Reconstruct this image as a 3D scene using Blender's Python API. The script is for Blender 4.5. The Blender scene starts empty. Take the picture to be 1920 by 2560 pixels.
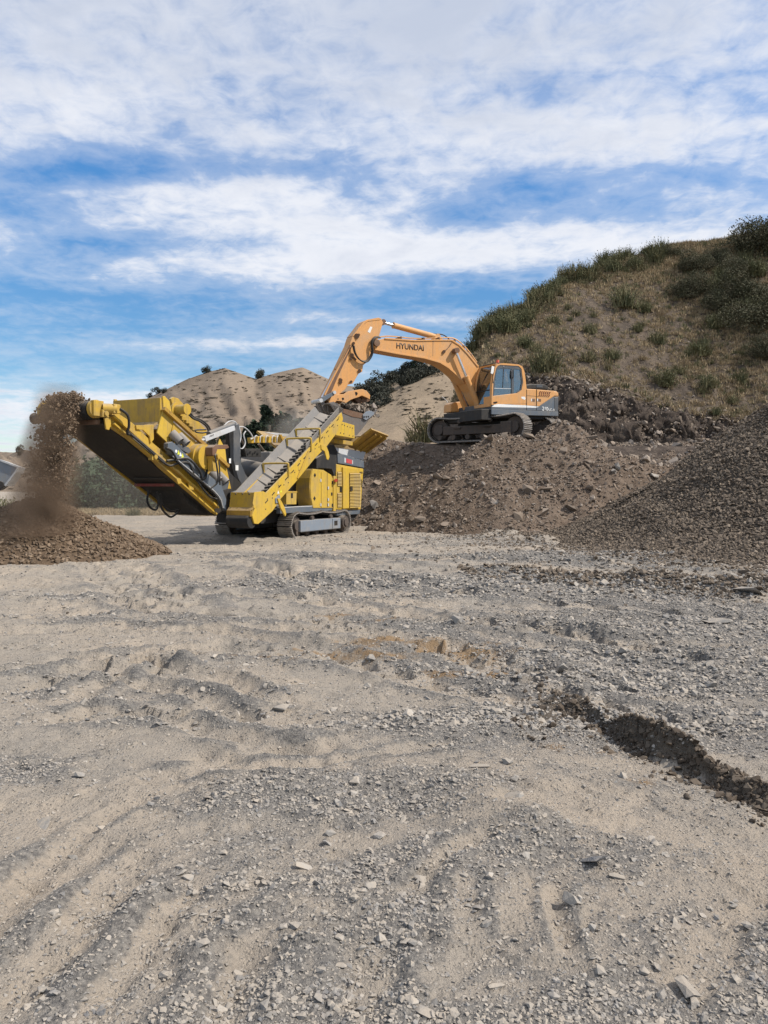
import bpy, bmesh, math, random
import numpy as np
from mathutils import Vector, Matrix, Euler

scene = bpy.context.scene
COL = scene.collection
R = math.radians

# ------------------------------------------------------------------ camera
FPX, CX, CY, EYE = 1950.0, 960.0, 1280.0, 1.6          # focal length in photo pixels, eye height
PITCH = math.atan(71 / FPX)
cam_d = bpy.data.cameras.new('camera')
cam = bpy.data.objects.new('camera', cam_d); COL.objects.link(cam)
cam_d.sensor_fit = 'VERTICAL'; cam_d.sensor_height = 24.0
cam_d.lens = 24.0 * FPX / 2560.0
cam_d.clip_start = 0.05; cam_d.clip_end = 9000
cam.location = (0, 0, EYE); cam.rotation_euler = (math.pi / 2 - PITCH, 0, 0)
scene.camera = cam

# ------------------------------------------------------------------ light
SUN_AZ, SUN_EL = 104.0, 47.0      # degrees clockwise from +Y, elevation
az, el = R(SUN_AZ), R(SUN_EL)
sun_dir = Vector((math.sin(az) * math.cos(el), math.cos(az) * math.cos(el), math.sin(el)))
sd = bpy.data.lights.new('sun', 'SUN'); sd.energy = 5.0; sd.angle = R(0.6); sd.color = (1.0, 0.94, 0.86)
sun = bpy.data.objects.new('sun', sd); COL.objects.link(sun)
sun.rotation_euler = sun_dir.to_track_quat('Z', 'Y').to_euler()

scene.view_settings.view_transform = 'Standard'; scene.view_settings.look = 'None'
scene.view_settings.gamma = 1.0; scene.view_settings.exposure = 0.0
scene.cycles.max_bounces = 5; scene.cycles.diffuse_bounces = 2; scene.cycles.transparent_max_bounces = 12
scene.cycles.volume_bounces = 1; scene.cycles.volume_max_steps = 64

world = bpy.data.worlds.new('World'); scene.world = world; world.use_nodes = True
world.cycles.sampling_method = 'MANUAL'; world.cycles.sample_map_resolution = 512
W = world.node_tree; W.nodes.clear()
def wn(t, **k):
    n = W.nodes.new(t)
    for a, b in k.items(): setattr(n, a, b)
    return n
def wl(a, b): W.links.new(a, b)
def wmath(op, a, b=None, c=None):
    n = wn('ShaderNodeMath', operation=op)
    for i, v in enumerate((a, b, c)):
        if v is None: continue
        if hasattr(v, 'links'): wl(v, n.inputs[i])
        else: n.inputs[i].default_value = v
    return n.outputs[0]
def wmap(v, a, b, c, d, smooth=True):
    n = wn('ShaderNodeMapRange', interpolation_type='SMOOTHSTEP' if smooth else 'LINEAR')
    wl(v, n.inputs[0])
    for i, q in enumerate((a, b, c, d)): n.inputs[i + 1].default_value = q
    return n.outputs[0]
def wmix(f, a, b):
    n = wn('ShaderNodeMix', data_type='RGBA')
    wl(f, n.inputs[0])
    for s, v in ((n.inputs[6], a), (n.inputs[7], b)):
        if hasattr(v, 'links'): wl(v, s)
        else: s.default_value = (*v, 1)
    return n.outputs[2]
sky = wn('ShaderNodeTexSky', sky_type='NISHITA')
sky.sun_disc = False; sky.sun_elevation = el; sky.sun_rotation = az
sky.altitude = 400; sky.air_density = 1.0; sky.dust_density = 0.3; sky.ozone_density = 2.5
hs = wn('ShaderNodeHueSaturation'); hs.inputs['Hue'].default_value = 0.500; hs.inputs['Saturation'].default_value = 1.30; hs.inputs['Value'].default_value = 1.24
wl(sky.outputs[0], hs.inputs['Color'])
tc = wn('ShaderNodeTexCoord'); sp = wn('ShaderNodeSeparateXYZ'); wl(tc.outputs['Generated'], sp.inputs[0])
KH = 0.12                                                  # keeps the layer from shrinking to nothing at the horizon
zc = wmath('ADD', wmath('MAXIMUM', sp.outputs[2], 0.0), KH)
cu = wmath('DIVIDE', sp.outputs[0], zc); cv = wmath('DIVIDE', sp.outputs[1], zc)      # point on a shallow dome of cloud
rr = wmath('SQRT', wmath('ADD', wmath('MULTIPLY', cu, cu), wmath('MULTIPLY', cv, cv)))
cp = wn('ShaderNodeCombineXYZ'); wl(cu, cp.inputs[0]); wl(cv, cp.inputs[1])
def dome(px, py):
    d = Vector(((px - CX) / FPX, 1.0, (1209 - py) / FPX)).normalized(); return d.x / (d.z + KH), d.y / (d.z + KH)
def wnoise(scale, detail, rough, stretch=(1, 1, 1), rot=0, loc=(0, 0, 0), dist=0.0):
    m = wn('ShaderNodeMapping'); wl(cp.outputs[0], m.inputs[0])
    m.inputs['Scale'].default_value = stretch; m.inputs['Rotation'].default_value = (0, 0, rot); m.inputs['Location'].default_value = loc
    n = wn('ShaderNodeTexNoise'); n.inputs['Scale'].default_value = scale; n.inputs['Detail'].default_value = detail
    n.inputs['Roughness'].default_value = rough; n.inputs['Distortion'].default_value = dist
    wl(m.outputs[0], n.inputs['Vector']); return n.outputs['Fac']
n_big = wnoise(1.7, 5, 0.55, (1.0, 0.8, 1), R(25), (3.1, 0.7, 0), 0.4)
n_mid = wnoise(4.6, 6, 0.60, (0.8, 1.0, 1), R(18), (1.3, 2.2, 0), 0.5)
n_puff = wnoise(17.0, 4, 0.6, (0.85, 0.75, 1), R(12), (0.3, 4.2, 0), 0.4)
n_wisp = wnoise(3.0, 6, 0.65, (0.40, 1.3, 1), R(-8), (7.0, 1.2, 0), 0.6)
base = wmath('ADD', wmath('ADD', wmath('MULTIPLY', n_big, 0.26), wmath('MULTIPLY', n_mid, 0.36)), wmath('ADD', wmath('MULTIPLY', n_puff, 0.26), wmath('MULTIPLY', n_wisp, 0.20)))
def blob(px, py, rx, ry, amp):
    x, y = dome(px, py); rx = dome(px + rx, py)[0] - x; ry = abs(dome(px, py - ry)[1] - dome(px, py + ry)[1]) / 2
    m = wn('ShaderNodeVectorMath', operation='MULTIPLY_ADD'); wl(cp.outputs[0], m.inputs[0]); m.inputs[1].default_value = (1 / rx, 1 / ry, 0); m.inputs[2].default_value = (-x / rx, -y / ry, 0)
    d = wn('ShaderNodeVectorMath', operation='DOT_PRODUCT'); wl(m.outputs[0], d.inputs[0]); wl(m.outputs[0], d.inputs[1])
    return wmath('POWER', 0.36788, d.outputs['Value']), amp
cov = wmap(rr, 1.25, 2.0, 0.20, 0.12)                      # dense veil overhead, thinning towards the horizon
cov = wmath('ADD', cov, wmap(rr, 2.35, 2.95, 0.0, -0.20))
cov = wmath('ADD', cov, wmap(rr, 3.7, 5.0, 0.0, 0.15))
for bl in [(230, 440, 330, 40, -0.17), (60, 520, 200, 90, -0.12), (420, 320, 120, 50, -0.08), (700, 430, 260, 30, -0.10), (720, 280, 170, 50, -0.06), (1330, 240, 110, 40, -0.07), (1180, 540, 140, 50, -0.16), (1330, 480, 160, 35, -0.12),
           (1560, 540, 260, 40, -0.10), (1560, 450, 220, 30, -0.06), (260, 615, 160, 30, -0.13), (560, 620, 160, 30, -0.07), (470, 690, 60, 40, -0.06), (600, 520, 380, 70, 0.08), (300, 690, 230, 50, 0.13), (700, 690, 200, 60, 0.11), (1000, 650, 330, 60, 0.11),
           (1600, 620, 300, 50, 0.11), (250, 300, 180, 60, 0.08), (1500, 330, 420, 70, 0.06), (900, 720, 1500, 30, -0.04), (1150, 720, 200, 40, -0.08), (740, 858, 300, 22, 0.20), (800, 800, 140, 16, 0.15), (1120, 800, 160, 18, 0.15), (330, 870, 260, 14, 0.08), (300, 1010, 420, 45, 0.16), (900, 930, 200, 40, 0.12)]:
    g_, am_ = blob(*bl); cov = wmath('MULTIPLY_ADD', g_, am_, cov)
tot = wmath('ADD', base, cov)
dens = wmap(tot, 0.47, 0.78, 0.0, 1.0)
veil = wmap(tot, 0.38, 0.64, 0.0, 0.36)
dens = wmath('MAXIMUM', dens, veil)
dens = wmath('MULTIPLY', dens, wmap(sp.outputs[2], 0.0, 0.05, 0.6, 0.97))
# cloud colour: bright where lit, greyer where the deck is thick overhead and in the hollows between puffs
shade = wmap(wmath('ADD', wmath('ADD', wmath('MULTIPLY', n_big, 0.45), wmath('MULTIPLY', n_mid, 0.55)), wmap(rr, 1.25, 2.1, 0.20, -0.05)), 0.42, 0.80, 0.0, 1.0)
ccol = wmix(shade, (8.9, 9.1, 9.7), (5.7, 6.3, 7.6))
lift = wn('ShaderNodeVectorMath', operation='SCALE'); wl(hs.outputs[0], lift.inputs[0]); wl(wmap(sp.outputs[2], 0.12, 0.45, 1.0, 1.45), lift.inputs['Scale'])
skyc = wmix(dens, lift.outputs[0], ccol)
bg = wn('ShaderNodeBackground'); bg.inputs['Strength'].default_value = 0.1
wo = wn('ShaderNodeOutputWorld'); wl(skyc, bg.inputs[0]); wl(bg.outputs[0], wo.inputs[0])

# ------------------------------------------------------------------ survey helpers (photo sight-lines -> places on known planes)
def ray(px, py):
    d = Vector(((px - CX) / FPX, 1.0, (CY - py) / FPX))
    c, s = math.cos(-PITCH), math.sin(-PITCH)
    return Vector((d.x, d.y * c - d.z * s, d.y * s + d.z * c))
EYEP = Vector((0, 0, EYE))
def gp(px, py, z=0.0):
    d = ray(px, py); t = (z - EYE) / d.z; return (d.x * t, d.y * t)
def at(px, py, D):
    d = ray(px, py); return EYEP + d * (D / d.y)
class Frame:
    def __init__(s, O, ang):
        s.O = Vector(O); a = R(ang); s.ang = a
        s.ax = Vector((math.cos(a), math.sin(a), 0)); s.ay = Vector((-math.sin(a), math.cos(a), 0))
    def onY(s, px, py, y):
        d = ray(px, py); t = (s.O + y * s.ay - EYEP).dot(s.ay) / d.dot(s.ay); p = EYEP + t * d - s.O
        return (p.dot(s.ax), p.z)
    def p3(s, px, py, y):
        x, z = s.onY(px, py, y); return Vector((x, y, z))
    def poly(s, pts, y): return [s.onY(a, b, y) for a, b in pts]

# ------------------------------------------------------------------ noise for terrain
def _hash(ix, iy, seed):
    h = (ix.astype(np.int64) * 374761393 + iy.astype(np.int64) * 668265263 + seed * 974711) & 0xffffffff
    h = ((h ^ (h >> 13)) * 1274126177) & 0xffffffff
    return ((h ^ (h >> 16)) & 0xffffff) / float(0xffffff)
def vnoise(x, y, seed=0):
    x = np.asarray(x, float); y = np.asarray(y, float)
    ix = np.floor(x); iy = np.floor(y); fx = x - ix; fy = y - iy
    fx = fx * fx * fx * (fx * (fx * 6 - 15) + 10); fy = fy * fy * fy * (fy * (fy * 6 - 15) + 10)
    a = _hash(ix, iy, seed); b = _hash(ix + 1, iy, seed); c = _hash(ix, iy + 1, seed); d = _hash(ix + 1, iy + 1, seed)
    return (a + (b - a) * fx + (c - a) * fy + (a - b - c + d) * fx * fy) * 2 - 1
def fbm(x, y, octv=5, seed=0, gain=0.5, ridged=False):
    s = 0; a = 1; t = 0
    for o in range(octv):
        n = vnoise(x * 2 ** o + o * 17.3, y * 2 ** o - o * 9.1, seed + o)
        if ridged: n = 1 - 2 * np.abs(n)
        s = s + a * n; t += a; a *= gain
    return s / t
def sstep(a, b, x):
    t = np.clip((np.asarray(x, float) - a) / (b - a), 0, 1); return t * t * (3 - 2 * t)

# ------------------------------------------------------------------ materials
def new_mat(name):
    m = bpy.data.materials.new(name); m.use_nodes = True; nt = m.node_tree; nt.nodes.clear()
    out = nt.nodes.new('ShaderNodeOutputMaterial'); b = nt.nodes.new('ShaderNodeBsdfPrincipled')
    nt.links.new(b.outputs[0], out.inputs[0]); return m, nt, b, out
class NT:
    def __init__(s, nt): s.nt = nt
    def n(s, t, **k):
        q = s.nt.nodes.new(t)
        for a, b in k.items(): setattr(q, a, b)
        return q
    def l(s, a, b): s.nt.links.new(a, b)
    def coord(s, which='Object'): return s.n('ShaderNodeTexCoord').outputs[which]
    def pos(s): return s.n('ShaderNodeNewGeometry').outputs['Position']
    def noise(s, vec, scale, detail=4, rough=0.55, dist=0.0):
        q = s.n('ShaderNodeTexNoise'); s.l(vec, q.inputs['Vector'])
        q.inputs['Scale'].default_value = scale; q.inputs['Detail'].default_value = detail
        q.inputs['Roughness'].default_value = rough; q.inputs['Distortion'].default_value = dist
        return q.outputs['Fac']
    def map(s, v, a, b, c=0.0, d=1.0):
        q = s.n('ShaderNodeMapRange', interpolation_type='SMOOTHSTEP'); s.l(v, q.inputs[0])
        for i, x in enumerate((a, b, c, d)): q.inputs[i + 1].default_value = x
        return q.outputs[0]
    def mix(s, f, a, b, blend='MIX'):
        q = s.n('ShaderNodeMix', data_type='RGBA', blend_type=blend)
        if hasattr(f, 'links'): s.l(f, q.inputs[0])
        else: q.inputs[0].default_value = f
        for k, v in ((6, a), (7, b)):
            if hasattr(v, 'links'): s.l(v, q.inputs[k])
            else: q.inputs[k].default_value = (*v, 1)
        return q.outputs[2]
    def math(s, op, a, b=None):
        q = s.n('ShaderNodeMath', operation=op)
        for i, v in enumerate((a, b)):
            if v is None: continue
            if hasattr(v, 'links'): s.l(v, q.inputs[i])
            else: q.inputs[i].default_value = v
        return q.outputs[0]
    def bump(s, h, strength, dist, target):
        q = s.n('ShaderNodeBump'); q.inputs['Strength'].default_value = strength; q.inputs['Distance'].default_value = dist
        s.l(h, q.inputs['Height']); s.l(q.outputs[0], target.inputs['Normal'])
def mat(name, base, rough=0.6, metal=0.0, dirt=(0.30, 0.25, 0.19), amt=0.5, nscale=2.2, speck=None, bump=0.15, bscale=60, spec=0.4, film=0.55):
    m, nt, b, out = new_mat(name); k = NT(nt); v = k.coord()
    n1 = k.noise(v, nscale, 8, 0.65, 0.4); f = k.map(n1, 0.42, 0.75, 0.0, amt)
    c = k.mix(f, base, dirt)
    n2 = k.noise(v, nscale * 9, 4, 0.6)
    c = k.mix(k.map(n2, 0.35, 0.7, 0.0, 0.18), c, tuple(x * 0.62 for x in base))
    sn = k.n('ShaderNodeSeparateXYZ'); k.l(k.n('ShaderNodeNewGeometry').outputs['Normal'], sn.inputs[0])
    c = k.mix(k.math('MULTIPLY', k.map(sn.outputs[2], 0.25, 0.95, 0.0, film), k.map(n1, 0.25, 0.6, 0.5, 1.0)), c, (0.40, 0.34, 0.265))
    st = k.n('ShaderNodeMapping'); k.l(v, st.inputs[0]); st.inputs['Scale'].default_value = (6, 6, 0.7)
    c = k.mix(k.map(k.noise(st.outputs[0], 2.2, 5, 0.7), 0.47, 0.72, 0.0, amt * 0.75), c, tuple(q * 0.75 for q in dirt))
    if speck:
        n3 = k.noise(v, nscale * 5, 6, 0.7); c = k.mix(k.map(n3, 0.66, 0.72, 0.0, 0.85), c, speck)
    k.l(c, b.inputs['Base Color'])
    k.l(k.map(n1, 0.3, 0.8, rough, min(1.0, rough + 0.3)), b.inputs['Roughness'])
    b.inputs['Metallic'].default_value = metal
    b.inputs['Specular IOR Level'].default_value = spec
    if bump: k.bump(k.noise(v, bscale, 3), bump, 0.01, b)
    return m
M = {}
M['orange'] = mat('orange_paint', (0.66, 0.32, 0.10), 0.5, dirt=(0.50, 0.33, 0.20), amt=0.75, nscale=1.6, speck=(0.22, 0.11, 0.05), bump=0.06)
M['yellow'] = mat('yellow_paint', (0.52, 0.325, 0.035), 0.5, dirt=(0.27, 0.195, 0.11), amt=0.75, nscale=1.5, speck=(0.14, 0.08, 0.04), bump=0.08)
M['yellow_clean'] = mat('yellow_panel_paint', (0.57, 0.37, 0.042), 0.46, dirt=(0.34, 0.25, 0.125), amt=0.65, nscale=1.3, speck=(0.17, 0.10, 0.05), bump=0.05)
M['yellow_rusty'] = mat('rusty_yellow_paint', (0.40, 0.235, 0.035), 0.6, dirt=(0.17, 0.09, 0.04), amt=0.85, nscale=2.4, speck=(0.11, 0.05, 0.025), bump=0.2)
M['grey'] = mat('dark_grey_paint', (0.075, 0.082, 0.092), 0.5, dirt=(0.20, 0.18, 0.155), amt=0.5)
M['slate'] = mat('slate_blue_grey_paint', (0.105, 0.125, 0.15), 0.5, dirt=(0.23, 0.21, 0.18), amt=0.55)
M['track_grey'] = mat('dusty_blue_grey_steel', (0.20, 0.235, 0.28), 0.55, dirt=(0.30, 0.26, 0.21), amt=0.6)
M['black'] = mat('black_steel', (0.022, 0.021, 0.02), 0.65, dirt=(0.10, 0.085, 0.07), amt=0.5)
M['rubber'] = mat('black_rubber', (0.02, 0.02, 0.02), 0.75, dirt=(0.12, 0.10, 0.085), amt=0.4)
M['belt'] = mat('dusty_belt_rubber', (0.205, 0.195, 0.185), 0.85, dirt=(0.32, 0.285, 0.25), amt=0.8)
M['belt_under'] = mat('dark_belt_rubber', (0.03, 0.027, 0.024), 0.8, dirt=(0.085, 0.07, 0.055), amt=0.6, nscale=1.0)
M['shoe'] = mat('worn_track_steel', (0.34, 0.31, 0.28), 0.45, 0.25, dirt=(0.16, 0.125, 0.095), amt=0.7, nscale=4)
M['dirty_frame'] = mat('muddy_track_frame', (0.075, 0.062, 0.054), 0.8, dirt=(0.16, 0.115, 0.085), amt=0.7)
M['bucket'] = mat('worn_bucket_steel', (0.17, 0.155, 0.145), 0.5, 0.35, dirt=(0.19, 0.145, 0.11), amt=0.7, nscale=2)
M['chrome'] = mat('chrome_rod', (0.75, 0.76, 0.78), 0.12, 1.0, dirt=(0.5, 0.48, 0.45), amt=0.2, bump=0)
M['silver'] = mat('light_grey_paint', (0.52, 0.53, 0.54), 0.4, dirt=(0.4, 0.36, 0.3), amt=0.5)
M['white'] = mat('white_sticker', (0.78, 0.78, 0.76), 0.5, dirt=(0.55, 0.5, 0.44), amt=0.3, bump=0)
M['sign_yellow'] = mat('yellow_sticker', (0.68, 0.70, 0.06), 0.5, amt=0.15, bump=0)
M['red'] = mat('faded_red_decal', (0.50, 0.055, 0.06), 0.5, dirt=(0.45, 0.25, 0.22), amt=0.5, bump=0)
M['reddark'] = mat('dark_red_strip', (0.22, 0.03, 0.02), 0.6, amt=0.4, bump=0)
M['letters'] = mat('dark_brown_lettering', (0.035, 0.018, 0.012), 0.5, amt=0.1, bump=0)
M['rust'] = mat('rusty_steel', (0.16, 0.085, 0.05), 0.8, dirt=(0.25, 0.18, 0.13), amt=0.6)
M['beacon'] = mat('beacon_red_plastic', (0.62, 0.09, 0.04), 0.25, amt=0.1, bump=0)
M['dark_slot'] = mat('dark_slot', (0.015, 0.012, 0.01), 0.9, amt=0.1, bump=0)
M['louvre_red'] = mat('dark_red_slot', (0.10, 0.022, 0.012), 0.8, amt=0.1, bump=0)
def glass_mat(name, tint):
    m, nt, b, out = new_mat(name); k = NT(nt)
    tr = k.n('ShaderNodeBsdfTransparent'); tr.inputs[0].default_value = (*tint, 1)
    gl = k.n('ShaderNodeBsdfGlossy'); gl.inputs['Roughness'].default_value = 0.04; gl.inputs['Color'].default_value = (0.85, 0.9, 0.95, 1)
    fr = k.n('ShaderNodeFresnel'); fr.inputs[0].default_value = 1.5
    df = k.n('ShaderNodeBsdfDiffuse'); df.inputs[0].default_value = (0.28, 0.26, 0.22, 1)
    ms = k.n('ShaderNodeMixShader'); k.l(k.math('ADD', fr.outputs[0], 0.13), ms.inputs[0]); k.l(tr.outputs[0], ms.inputs[1]); k.l(gl.outputs[0], ms.inputs[2])
    m2 = k.n('ShaderNodeMixShader'); k.l(k.map(k.noise(k.coord(), 2.5, 6), 0.45, 0.8, 0.05, 0.35), m2.inputs[0]); k.l(ms.outputs[0], m2.inputs[1]); k.l(df.outputs[0], m2.inputs[2])
    k.l(m2.outputs[0], out.inputs[0]); return m
M['glass'] = glass_mat('tinted_cab_glass', (0.46, 0.54, 0.56)); M['dark_glass'] = glass_mat('dark_windscreen_glass', (0.16, 0.20, 0.19))
def rock_mat(name, cols, dusty, rough=0.9, cover=0.55):
    """stones: one tone per stone, dust noise over it"""
    m, nt, b, out = new_mat(name); k = NT(nt)
    oi = k.n('ShaderNodeObjectInfo'); rp = k.n('ShaderNodeValToRGB'); rp.color_ramp.interpolation = 'LINEAR'
    els = rp.color_ramp.elements
    while len(els) < len(cols): els.new(0.5)
    for i, c in enumerate(cols): els[i].position = i / (len(cols) - 1); els[i].color = (*c, 1)
    k.l(oi.outputs['Random'], rp.inputs[0])
    n = k.noise(k.pos(), 14, 5, 0.65)
    sn = k.n('ShaderNodeSeparateXYZ'); k.l(k.n('ShaderNodeNewGeometry').outputs['Normal'], sn.inputs[0])
    c = k.mix(k.map(k.math('ADD', n, k.map(sn.outputs[2], 0.2, 1.0, -0.12, 0.14)), 0.45, 0.72, 0.0, cover), rp.outputs[0], dusty)
    k.l(c, b.inputs['Base Color']); b.inputs['Roughness'].default_value = rough; b.inputs['Specular IOR Level'].default_value = 0.2
    k.bump(k.noise(k.pos(), 60, 4), 0.5, 0.01, b); return m
M['stone'] = rock_mat('quarry_stone', [(0.15, 0.148, 0.147), (0.27, 0.252, 0.228), (0.20, 0.194, 0.187), (0.34, 0.305, 0.262), (0.25, 0.236, 0.216), (0.42, 0.38, 0.33), (0.175, 0.172, 0.172), (0.31, 0.28, 0.24)], (0.38, 0.325, 0.26), cover=0.8)
M['stone_dark'] = rock_mat('crushed_dark_gravel', [(0.085, 0.067, 0.051), (0.155, 0.122, 0.092), (0.112, 0.090, 0.070), (0.21, 0.165, 0.123), (0.128, 0.103, 0.081), (0.285, 0.23, 0.172)], (0.175, 0.137, 0.10))
M['rubble'] = rock_mat('brown_rubble_stone', [(0.115, 0.088, 0.066), (0.23, 0.182, 0.140), (0.165, 0.13, 0.10), (0.30, 0.24, 0.188), (0.145, 0.118, 0.095), (0.36, 0.30, 0.245), (0.21, 0.185, 0.163)], (0.235, 0.186, 0.14))
M['clod'] = rock_mat('dark_soil_clod', [(0.060, 0.046, 0.034), (0.105, 0.080, 0.059), (0.08, 0.062, 0.046), (0.14, 0.108, 0.08), (0.09, 0.075, 0.06)], (0.15, 0.12, 0.09))
M['crushed'] = rock_mat('crushed_brown_stone', [(0.105, 0.073, 0.048), (0.19, 0.133, 0.088), (0.14, 0.10, 0.067), (0.25, 0.185, 0.128), (0.165, 0.12, 0.085)], (0.175, 0.123, 0.082))
def soil_mat(name, c1, c2, c3, s1=0.6, s2=6.0, bump=0.6, bd=0.04, attr=None, c_attr=None, c_attr2=None, bs=18):
    m, nt, b, out = new_mat(name); k = NT(nt); v = k.pos()
    c = k.mix(k.map(k.noise(v, s1, 6, 0.6, 0.3), 0.35, 0.65), c1, c2)
    c = k.mix(k.map(k.noise(v, s2, 6, 0.7), 0.42, 0.68, 0.0, 0.8), c, c3)
    if attr:
        a = k.n('ShaderNodeAttribute', attribute_name=attr).outputs['Fac']
        ca = k.mix(k.map(k.noise(v, s2 * 0.8, 6, 0.7), 0.35, 0.65), c_attr, c_attr2)
        nz = k.math('ADD', a, k.map(k.noise(v, s2 * 0.6, 5, 0.7), 0.2, 0.8, -0.3, 0.3))
        c = k.mix(k.map(nz, 0.3, 0.7), c, ca)
    k.l(c, b.inputs['Base Color']); b.inputs['Roughness'].default_value = 0.95; b.inputs['Specular IOR Level'].default_value = 0.15
    h = k.math('ADD', k.noise(v, bs, 6, 0.7), k.math('MULTIPLY', k.noise(v, bs * 5, 3, 0.7), 0.35))
    k.bump(h, bump, bd, b); return m
def leaf_mat(name, c1, c2, c3):
    m, nt, b, out = new_mat(name); k = NT(nt)
    oi = k.n('ShaderNodeObjectInfo').outputs['Random']
    c = k.mix(oi, c1, c2); c = k.mix(k.map(k.noise(k.pos(), 1.7, 4, 0.7), 0.38, 0.66), c, c3)
    k.l(c, b.inputs['Base Color']); b.inputs['Roughness'].default_value = 0.8; b.inputs['Specular IOR Level'].default_value = 0.2
    return m
M['broom'] = leaf_mat('broom_leaf', (0.135, 0.130, 0.064), (0.185, 0.165, 0.088), (0.105, 0.112, 0.056))
M['broom_dry'] = leaf_mat('dry_broom_leaf', (0.17, 0.14, 0.075), (0.22, 0.18, 0.10), (0.10, 0.105, 0.05))
M['dark_leaf'] = leaf_mat('dark_scrub_leaf', (0.062, 0.066, 0.036), (0.080, 0.080, 0.046), (0.115, 0.100, 0.062))
M['far_scrub'] = leaf_mat('far_scrub_leaf', (0.125, 0.105, 0.078), (0.15, 0.125, 0.092), (0.10, 0.088, 0.068))
M['hill_leaf'] = leaf_mat('hill_bush_leaf', (0.045, 0.05, 0.038), (0.055, 0.058, 0.045), (0.07, 0.068, 0.052))
M['pine_leaf'] = leaf_mat('pine_needles', (0.022, 0.035, 0.022), (0.032, 0.045, 0.03), (0.04, 0.058, 0.034))
M['tree_leaf'] = leaf_mat('green_tree_leaf', (0.05, 0.075, 0.04), (0.065, 0.085, 0.05), (0.045, 0.065, 0.038))
M['dry_grass'] = leaf_mat('dry_grass_blades', (0.34, 0.255, 0.15), (0.24, 0.18, 0.11), (0.40, 0.31, 0.19))
M['bark'] = mat('bark', (0.07, 0.055, 0.042), 0.9, amt=0.3)
M['twig'] = mat('grey_twig', (0.16, 0.135, 0.105), 0.9, amt=0.3)

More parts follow.
